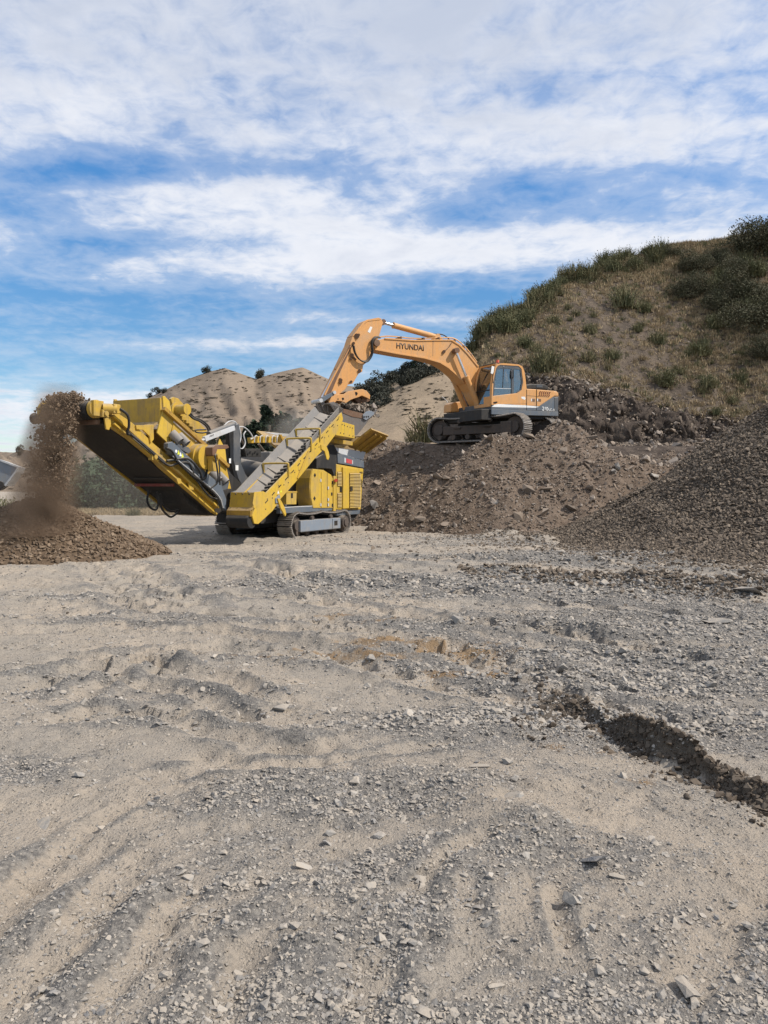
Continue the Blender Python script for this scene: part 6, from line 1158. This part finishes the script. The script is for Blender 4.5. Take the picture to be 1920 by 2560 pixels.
def pine_mesh(name, seed, n, h, w, leaf, m='pine_leaf', low=0.12):
    r = np.random.default_rng(seed); vs = []; fs = []; br = [(low + (1 - low) * (k / 34) ** 0.9, r.uniform(0, 6.28), r.uniform(0.6, 1.15)) for k in range(34)]
    for i in range(n):
        t, a, l = br[r.integers(34)]; a += r.normal(0, 0.13); R_ = w * l * (1.03 - t) ** 0.8; k = r.uniform(0.15, 1) ** 0.7
        p = np.array([math.cos(a) * R_ * k, math.sin(a) * R_ * k, h * t + R_ * k * (0.12 - 0.25 * k) + r.normal(0, leaf * 0.5)])
        u = np.array([math.cos(a), math.sin(a), 0.35]) + r.normal(0, 0.5, 3); u /= np.linalg.norm(u); q = np.cross(u, r.normal(0, 1, 3)); q /= np.linalg.norm(q); s = leaf * r.uniform(0.5, 1.2)
        b = len(vs); vs += [(p - u * s).tolist(), (p - q * s * 0.4).tolist(), (p + u * s).tolist(), (p + q * s * 0.4).tolist()]; fs.append((b, b + 1, b + 2, b + 3))
    me = bpy.data.meshes.new(name); me.from_pydata(vs, [], fs); me.materials.append(M[m]); return me
def trunk_mesh(name, h, r0, seed, limbs=4):
    rnd = random.Random(seed); b = MB(); top = Vector((rnd.uniform(-.05, .05) * h, rnd.uniform(-.05, .05) * h, h * 0.95)); b.tube([(0, 0, -0.2), top * 0.5 + Vector((0.02 * h, 0, 0)), top], r0, 7, 3)
    for i in range(limbs):
        a = rnd.uniform(0, 6.28); s = top * rnd.uniform(0.2, 0.7); b.tube([s, s + Vector((math.cos(a), math.sin(a), 0.6)) * h * 0.16, s + Vector((math.cos(a), math.sin(a), 0.9)) * h * 0.32], r0 * 0.4, 5, 2)
    return b.mesh(name, 'bark')
def plant(name, meshes, loc, s, label, cat, group=None, rz=None, sz=None, parts=None):
    rnd = random.Random(int(abs(loc[0] * 131 + loc[1] * 17) * 10)); rz = rnd.uniform(0, 6.28) if rz is None else rz
    if parts is None:
        o = link(name, meshes[rnd.randrange(len(meshes))]); o.location = loc; o.scale = (s, s, s * (sz or rnd.uniform(0.85, 1.15))); o.rotation_euler = (rnd.gauss(0, 0.08), rnd.gauss(0, 0.08), rz); return tag(o, label, cat, group)
    r_ = empty(name, loc, rz); r_.scale = (s, s, s * (sz or 1)); tag(r_, label, cat, group)
    k = rnd.randrange(len(meshes)); link(parts[0], meshes[k], r_); link(parts[1], parts[2][k % len(parts[2])], r_); return r_
BROOM = [blades_mesh('broom_shape', 200 + i, 210, 1.0, 0.17, 0.42, 0.020, 'broom', 3) for i in range(5)]
BROOMD = [blades_mesh('dry_broom_shape', 220 + i, 140, 1.0, 0.19, 0.5, 0.018, 'broom_dry', 2) for i in range(3)]
TUFT = [blades_mesh('grass_tuft_shape', 240 + i, 22, 1.0, 0.22, 0.45, 0.035, 'dry_grass') for i in range(5)]
TUFTG = [blades_mesh('green_tuft_shape', 250 + i, 22, 1.0, 0.22, 0.45, 0.035, 'broom') for i in range(2)]
SCRUB = [crown_mesh('scrub_shape', 260 + i, 13000, 1.0, 0.85, 0.040, 'dark_leaf', 16) for i in range(3)]
SCRUBF = [crown_mesh('hill_bush_shape', 270 + i, 1300, 1.0, 0.75, 0.12, 'hill_leaf', 9) for i in range(4)]
SCRUBX = [crown_mesh('far_scrub_shape', 275 + i, 260, 1.0, 0.6, 0.20, 'far_scrub', 7) for i in range(3)]
GREEN = [crown_mesh('willow_shape', 280 + i, 2200, 0.8, 1.0, 0.085, 'tree_leaf', 12) for i in range(4)]
PINE = [pine_mesh('pine_crown_shape', 290 + i, 2600, 1.0, 0.30, 0.045) for i in range(4)]
TRK = [trunk_mesh('trunk_shape', 1.0, 0.03, i) for i in range(3)]
SHTR = [trunk_mesh('shrub_stem_shape', 0.8, 0.03, 30 + i, 7) for i in range(3)]

HZ = lambda x, y: hill_z(x, y)
def on_hill(px, py): return hit(px, py, HZ, 37, 70)
def crest(px, dy=0.6):                                     # a point on the ridge line for a bearing
    a = (px - CX) / FPX; D = 46.0
    for _ in range(20): D = float(np.interp(a * D, HX, CRY))
    D += dy; return Vector((a * D, D, float(hill_z(np.array([a * D]), np.array([D]))[0])))
rnd = random.Random(21)
for i in range(46):                                        # band of broom along the ridge
    px = 1225 + 420 * (i + rnd.random()) / 46; p = crest(px, rnd.uniform(-2.6, 0.8)); s = rnd.uniform(0.8, 1.7)
    plant('broom_shrub', BROOM if rnd.random() < 0.8 else BROOMD, p, s, 'green broom shrub in the band along the hill crest', 'shrub', 'broom along the hill crest')
for i in range(14):
    px = 1188 + 50 * rnd.random(); t = (px - 1188) / 50; p = on_hill(px, 868 - 75 * t + rnd.uniform(0, 20))
    if p: plant('broom_shrub', BROOM, p, rnd.uniform(0.8, 1.6), 'broom shrub on the steep left edge of the hill', 'shrub', 'broom on the left edge of the hill')
for px, py, s, lb, d in [(1255, 800, 1.6, 'large grey green broom shrub at the left shoulder of the hill', 0), (1285, 785, 1.4, 'brownish broom shrub beside the large one on the left shoulder', 1),
        (1312, 868, 1.1, 'low broad broom shrub on bare soil above the excavator cab', 0), (1362, 930, 1.9, 'tall bright green broom shrub just above the dark rock face', 0), (1338, 880, 0.7, 'dry broom tuft between two green shrubs on the slope', 1),
        (1385, 812, 0.9, 'small broom shrub high on the left of the slope', 0), (1475, 835, 0.9, 'small broom shrub in the middle of the slope', 0), (1470, 905, 1.2, 'half dry broom shrub with bare twigs on the slope', 1), (1532, 900, 1.1, 'spiky broom shrub standing on bare soil mid slope', 0),
        (1560, 770, 1.9, 'tall thin broom shrub below the ridge band', 0), (1592, 830, 0.7, 'tiny grey green broom shrub on open soil', 0), (1642, 862, 1.2, 'rounded broom shrub in the open right of the middle', 0), (1662, 965, 1.3, 'bright green broom clump near the foot of the slope', 0),
        (1768, 970, 1.2, 'yellow green broom clump above the gravel cone', 0), (1750, 890, 1.6, 'dull green broom shrub in the shaded right slope', 0), (1700, 935, 0.9, 'dry twiggy shrub between two green clumps low on the slope', 1), (1610, 780, 1.0, 'dark little shrub below the ridge band', 0),
        (1520, 925, 0.6, 'pale dry tuft at the lip of the rock face', 1), (1850, 960, 1.1, 'broom shrub low at the right edge of the slope', 0), (1830, 1010, 0.8, 'small green plant just above the gravel cone', 0), (1440, 790, 0.8, 'thin dry broom high in the middle of the slope', 1), (1790, 1040, 0.7, 'low yellow green plant at the foot of the hill', 0)]:
    p = on_hill(px, py)
    if p: plant('broom_shrub', BROOMD if d else BROOM, p, s, lb, 'shrub')
for px, py, s, lb in [(1890, 640, 1.9, 'large round dark bush on the skyline at the right edge'), (1735, 680, 1.05, 'dark bush with pale top standing on the skyline'), (1672, 640, 0.6, 'small dark bush alone on the skyline left of the larger bushes'),
        (1725, 740, 1.15, 'black green bush hanging below the skyline'), (1850, 760, 1.5, 'broad dark green thicket below the round bush'), (1905, 830, 1.6, 'twiggy dark bush at the right edge of the slope'), (1780, 660, 0.8, 'small bush behind the thicket on the ridge'), (1830, 690, 1.1, 'green bush on the ridge between two dark ones'), (1905, 900, 1.0, 'brown shaded bush low at the right edge'), (1790, 780, 1.1, 'dark bush casting shade over the upper slope')]:
    p = on_hill(px, py) or crest(px, 1.0)
    plant('dark_bush', SCRUB, p - Vector((0, 0, 0.15)), s, lb, 'bush', parts=('foliage', 'stem', SHTR))
for i in range(16):
    px, py = rnd.uniform(1770, 1935), rnd.uniform(640, 830); p = on_hill(px, py)
    if p: plant('broom_shrub', BROOM, p, rnd.uniform(1.0, 1.9), 'green broom shrub in the thicket at the right of the ridge', 'shrub', 'broom in the right thicket')
for i in range(40):                                        # small scattered tufts
    px, py = rnd.uniform(1240, 1900), rnd.uniform(760, 1010); p = on_hill(px, py)
    if p and p.y > 41.2: plant('broom_seedling', BROOM if rnd.random() < 0.6 else BROOMD, p, rnd.uniform(0.3, 0.65), 'knee high broom seedling on the open slope', 'seedling', 'broom seedlings on the open slope')
# dry grass over the slope
n = 42000; gx = RNG.uniform(4, 36, n); gy = RNG.uniform(40.5, 58, n); cz, cy, tz, ty, bz, by = hill_parts(gx, gy)
w = 0.22 + 1.3 * np.clip(fbm(gx * 0.4, gy * 0.25, 4, 120) + 0.05, 0, 1) + 0.6 * sstep(3.5, 0, cy - gy) + 0.5 * sstep(14, 20, gx) + 0.35 * sstep(1.6, 0.3, gy - ty); k = (gy > ty + 0.15) & (gy < cy + 1.5) & (RNG.uniform(0, 1, n) < w * 0.55)
gx, gy = gx[k], gy[k]; gz = hill_z(gx, gy); m_ = len(gx); s_ = RNG.uniform(0.15, 0.55, m_)
cg = variants('variants_tuft', TUFT + TUFTG); ix = np.where(RNG.uniform(0, 1, m_) < 0.82, RNG.integers(0, 5, m_), RNG.integers(5, 7, m_))
o = scatter('dry_grass', np.stack([gx, gy, gz], -1), np.stack([RNG.normal(0, .12, m_), RNG.normal(0, .12, m_), RNG.uniform(0, 6.28, m_)], -1), np.stack([s_ * 1.1, s_ * 1.1, s_], -1), ix, cg); tag(o, 'dry straw coloured grass scattered over the hillside', 'grass')
# stones fallen from the cut face and lying on the slope
x = RNG.uniform(5, 19, 5200); y = RNG.uniform(36.5, 41.2, 5200); o = stones_at('scree', x, y, hill_z(x, y), np.clip(RNG.lognormal(-2.1, 0.5, 5200), 0.05, 0.5), VAR['rubble'], 8, None, 0.7); tag(o, 'brown broken rock lying below the dark cut face', 'scree')
x = RNG.uniform(6, 32, 5000); y = RNG.uniform(41, 56, 5000); o = stones_at('slope_stones', x, y, hill_z(x, y), np.clip(RNG.lognormal(-2.6, 0.45, 5000), 0.04, 0.3), VAR['rubble'], 8, None, 0.5); tag(o, 'small brown stones scattered over the bare hillside soil', 'stones')

# bare bush behind the left end of the excavator track
for px, py, s, lb, D in [(1070, 1085, 2.1, 'leafless twiggy broom bush at the back of the heap beside the excavator track', 38), (1035, 1090, 0.9, 'short dry stalk plant left of the twiggy bush', 37)]:
    p = at(px, py, D); p.z = max(p.z - 0.3, 2.0); plant('dry_bush', BROOMD, p, s, lb, 'bush')
# shrubs left of the crusher
def onfloor(px, D): return Vector(((px - CX) / FPX * D, D, -0.05))
for i, (px, D, s) in enumerate([(190, 47, 1.5), (222, 46, 1.9), (252, 47, 2.3), (285, 46, 2.0), (318, 47, 1.8), (350, 46, 1.7), (385, 47, 1.7), (420, 46, 1.6), (455, 47, 1.5), (490, 46, 1.4), (525, 46, 1.3), (555, 47, 1.3), (160, 49, 1.2), (335, 49, 2.4), (270, 50, 2.6), (400, 50, 2.2), (460, 50, 2.0)]):
    plant('green_tree', GREEN, onfloor(px, D), s, 'low green tree in the row behind the raised conveyor', 'tree', 'green trees behind the conveyor', parts=('crown', 'trunk', SHTR))
for px, D, s, lb in [(335, 39, 0.8, 'small grey green shrub at the foot of the tree row'), (455, 40, 0.7, 'low shrub beneath the hanging hoses'), (25, 30, 1.5, 'yellow green shrub at the left edge behind the brown heap'), (-15, 31, 1.8, 'taller green shrub cut by the left edge of the picture')]:
    plant('broom_shrub', BROOM, onfloor(px, D), s, lb, 'shrub')
n = 2600; a_ = RNG.uniform(-0.52, -0.2, n); d_ = RNG.uniform(39, 46, n); s_ = RNG.uniform(0.2, 0.5, n)
o = scatter('verge_grass', np.stack([a_ * d_, d_, np.zeros(n) - 0.02], -1), np.stack([RNG.normal(0, .1, n), RNG.normal(0, .1, n), RNG.uniform(0, 6.28, n)], -1), np.stack([s_ * 1.3, s_ * 1.3, s_], -1), RNG.integers(0, 5, n), cg); tag(o, 'strip of pale dry grass along the far edge of the yard', 'grass')
# pines below the far hill
for i, (px, top, D, w) in enumerate([(666, 1020, 96, 1.0), (640, 1058, 92, 1.2), (702, 1040, 98, 1.3), (726, 1042, 95, 1.2), (748, 1052, 97, 1.3), (614, 1070, 94, 1.3), (588, 1078, 96, 1.3), (560, 1092, 93, 1.3), (680, 1052, 92, 1.2), (770, 1060, 99, 1.3), (655, 1070, 90, 1.4), (715, 1062, 90, 1.4), (530, 1100, 95, 1.3)]):
    zt = at(px, top, D).z; b = onfloor(px, D); b.z = -1.3; h = zt + 1.3
    plant('pine_tree', PINE, b, h, 'tall pointed dark pine above the others behind the crusher' if i == 0 else 'dark green pine in the clump behind the crusher', 'pine', None if i == 0 else 'pines behind the crusher', sz=1.0, parts=('crown', 'trunk', TRK)).scale = (h * w, h * w, h)
# middle hill: dark bushes in two bands and a pine on the ridge
FB = lambda x, y: farB_z(x, y)
for i, (px, py, r_) in enumerate([(905, 1000, 3.0), (922, 990, 3.6), (940, 985, 3.2), (955, 972, 3.0), (970, 962, 2.8), (985, 952, 2.8), (1000, 944, 2.6), (1016, 936, 2.6), (1030, 930, 2.4), (912, 1012, 2.6), (930, 1004, 2.6), (950, 996, 2.4), (968, 985, 2.0), (1012, 962, 2.6), (1028, 958, 2.6), (1042, 950, 2.4), (1058, 942, 2.6), (1074, 936, 2.4), (1090, 930, 2.6), (1105, 926, 2.6), (1120, 918, 2.8), (1140, 915, 3.0), (960, 1010, 2.4), (945, 1020, 2.2), (895, 1022, 2.4), (790, 1045, 2.2), (805, 1050, 2.4), (820, 1052, 2.4)]):
    p = hit(px, py, FB, 76, 192, 0.5)
    if p: plant('hill_bush', SCRUBF, p - Vector((0, 0, 0.4)), r_ * (0.65 if p.y < 130 else 0.9), 'dark rounded bush in the bands climbing the middle hill', 'bush', 'dark bushes on the middle hill')
p = hit(1042, 930, FB, 76, 192, 0.5) or at(1042, 925, 190)
plant('pine_tree', [pine_mesh('ridge_pine_shape', 301, 2400, 1.0, 0.62, 0.06, low=0.1)], p - Vector((0, 0, 0.4)), 5.2, 'lone broad pine on the ridge under the excavator boom', 'pine', sz=1.0, parts=('crown', 'trunk', TRK))
FA = lambda x, y: farA_z(x, y)
def on_A(px, py):
    for q in range(0, 60, 2):
        p = hit(px, py + q, FA, 170, 462, 1.0)
        if p: return p
for px, py, r_, lb in [(652, 940, 3.6, 'lone leaning dark tree on the far skyline saddle'), (517, 932, 3.0, 'dark tree left of the far hill summit'), (396, 980, 2.6, 'small dark tree on the left shoulder of the far hill'), (412, 982, 2.0, 'dark bush next to a small tree on the far shoulder'), (375, 992, 1.8, 'lowest little bush on the left skyline'), (128, 1140, 3.0, 'dark bush on the low far ridge at the left'), (52, 1138, 2.6, 'dark bush on the low ridge at the left edge')]:
    p = on_A(px, py)
    if p: plant('far_tree', SCRUBF, p, r_, lb, 'tree', sz=1.15, parts=('crown', 'trunk', TRK))
# scattered scrub on both dry hills
px_, py_, ss = [], [], []; pts = []
r2 = random.Random(77)
for cxp, cyp, sx, sy, nn, s0 in [(590, 930, 35, 14, 60, 1.6), (520, 975, 60, 18, 70, 1.5), (475, 1010, 40, 25, 80, 1.6), (740, 942, 40, 10, 80, 1.6), (660, 965, 60, 14, 50, 1.3), (760, 1000, 60, 30, 90, 1.4), (540, 1050, 30, 25, 60, 1.6), (640, 1000, 120, 40, 90, 1.0), (260, 1140, 60, 30, 60, 1.4), (60, 1190, 50, 25, 60, 1.5), (430, 1040, 40, 20, 40, 1.4)]:
    for _ in range(int(nn * 0.5)):
        p = hit(r2.gauss(cxp, sx), r2.gauss(cyp, sy), FA, 172, 462, 1.5)
        if p: pts.append((p, s0 * r2.uniform(0.25, 0.7)))
for _ in range(26):                                        # clumps of hummocks on the middle hill
    cxp, cyp = r2.uniform(850, 1130), r2.uniform(940, 1085)
    for _ in range(r2.randrange(4, 16)):
        p = hit(r2.gauss(cxp, 14), r2.gauss(cyp, 6), FB, 76, 192, 0.6)
        if p: pts.append((p, 0.08 + r2.expovariate(7)))
P_ = np.array([[*p[0]] for p in pts]); s_ = np.array([p[1] for p in pts]); n = len(s_)
o = scatter('hill_scrub', P_, np.stack([np.zeros(n), np.zeros(n), RNG.uniform(0, 6.28, n)], -1), np.stack([s_ * RNG.lognormal(0.6, 0.5, n), s_ * 1.3, s_ * 0.65], -1), RNG.integers(0, 3, n), variants('variants_scrub', SCRUBX)); tag(o, 'low brown scrub dotted over the dry far hills', 'scrub')

# ================================================================== DUST IN THE AIR
def dust(name, loc, size, dens, col, lb, ns, lo, hi, shape):
    b = MB(); b.box(-0.5, 0.5, -0.5, 0.5, -0.5, 0.5); m = bpy.data.materials.new(name); m.use_nodes = True; nt = m.node_tree; nt.nodes.clear(); k = NT(nt)
    out_ = k.n('ShaderNodeOutputMaterial'); v = k.n('ShaderNodeVolumePrincipled'); v.inputs['Color'].default_value = (*col, 1); v.inputs['Anisotropy'].default_value = 0.2; k.l(v.outputs[0], out_.inputs['Volume'])
    ob = k.coord('Object'); sp_ = k.n('ShaderNodeSeparateXYZ'); k.l(ob, sp_.inputs[0])
    n_ = k.map(k.noise(k.pos(), ns, 4, 0.6, 0.3), lo, hi)
    f = shape(k, sp_); k.l(k.math('MULTIPLY', k.math('MULTIPLY', n_, f), dens), v.inputs['Density'])
    o = b.build(name, m); o.location = loc; o.scale = size; o.rotation_euler = (0, 0, R(63)); return tag(o, lb, 'dust', kind='stuff')
def column(k, s):
    # leans along the fall: tighter at the top, spreading below
    cxn = k.math('ADD', s.outputs[0], k.math('MULTIPLY', s.outputs[2], -0.26)); wd = k.math('SUBTRACT', 0.30, k.math('MULTIPLY', s.outputs[2], 0.16))
    rx = k.math('DIVIDE', cxn, wd); ry = k.math('DIVIDE', s.outputs[1], wd); r2_ = k.math('ADD', k.math('MULTIPLY', rx, rx), k.math('MULTIPLY', ry, ry))
    return k.math('MULTIPLY', k.map(r2_, 0.0, 1.0, 1.0, 0.0), k.map(s.outputs[2], 0.2, 0.5, 1.0, 0.15))
def soft(k, s):
    r2_ = k.math('ADD', k.math('ADD', k.math('MULTIPLY', s.outputs[0], s.outputs[0]), k.math('MULTIPLY', s.outputs[1], s.outputs[1])), k.math('MULTIPLY', s.outputs[2], s.outputs[2])); return k.map(r2_, 0.02, 0.25, 1.0, 0.0)
c_, s__ = math.cos(R(63)), math.sin(R(63)); fx = -7.25
dust('dust_plume', (CRO[0] + fx * c_, CRO[1] + fx * s__, 2.15), (2.6, 2.6, 3.3), 3.4, (0.36, 0.265, 0.19), 'brown dust rising around the stone that falls from the conveyor', 1.6, 0.30, 0.62, column)
dust('dust_haze', (-7.2, 22.5, 1.6), (9.0, 7.0, 4.6), 0.085, (0.60, 0.53, 0.44), 'thin dust hanging in the air beside the raised conveyor', 0.5, 0.30, 0.65, soft)
dust('dust_haze', (-2.9, 27.0, 3.3), (3.2, 2.6, 2.2), 0.30, (0.66, 0.62, 0.56), 'pale dust drifting off the crusher behind its return conveyor', 0.9, 0.3, 0.6, soft)
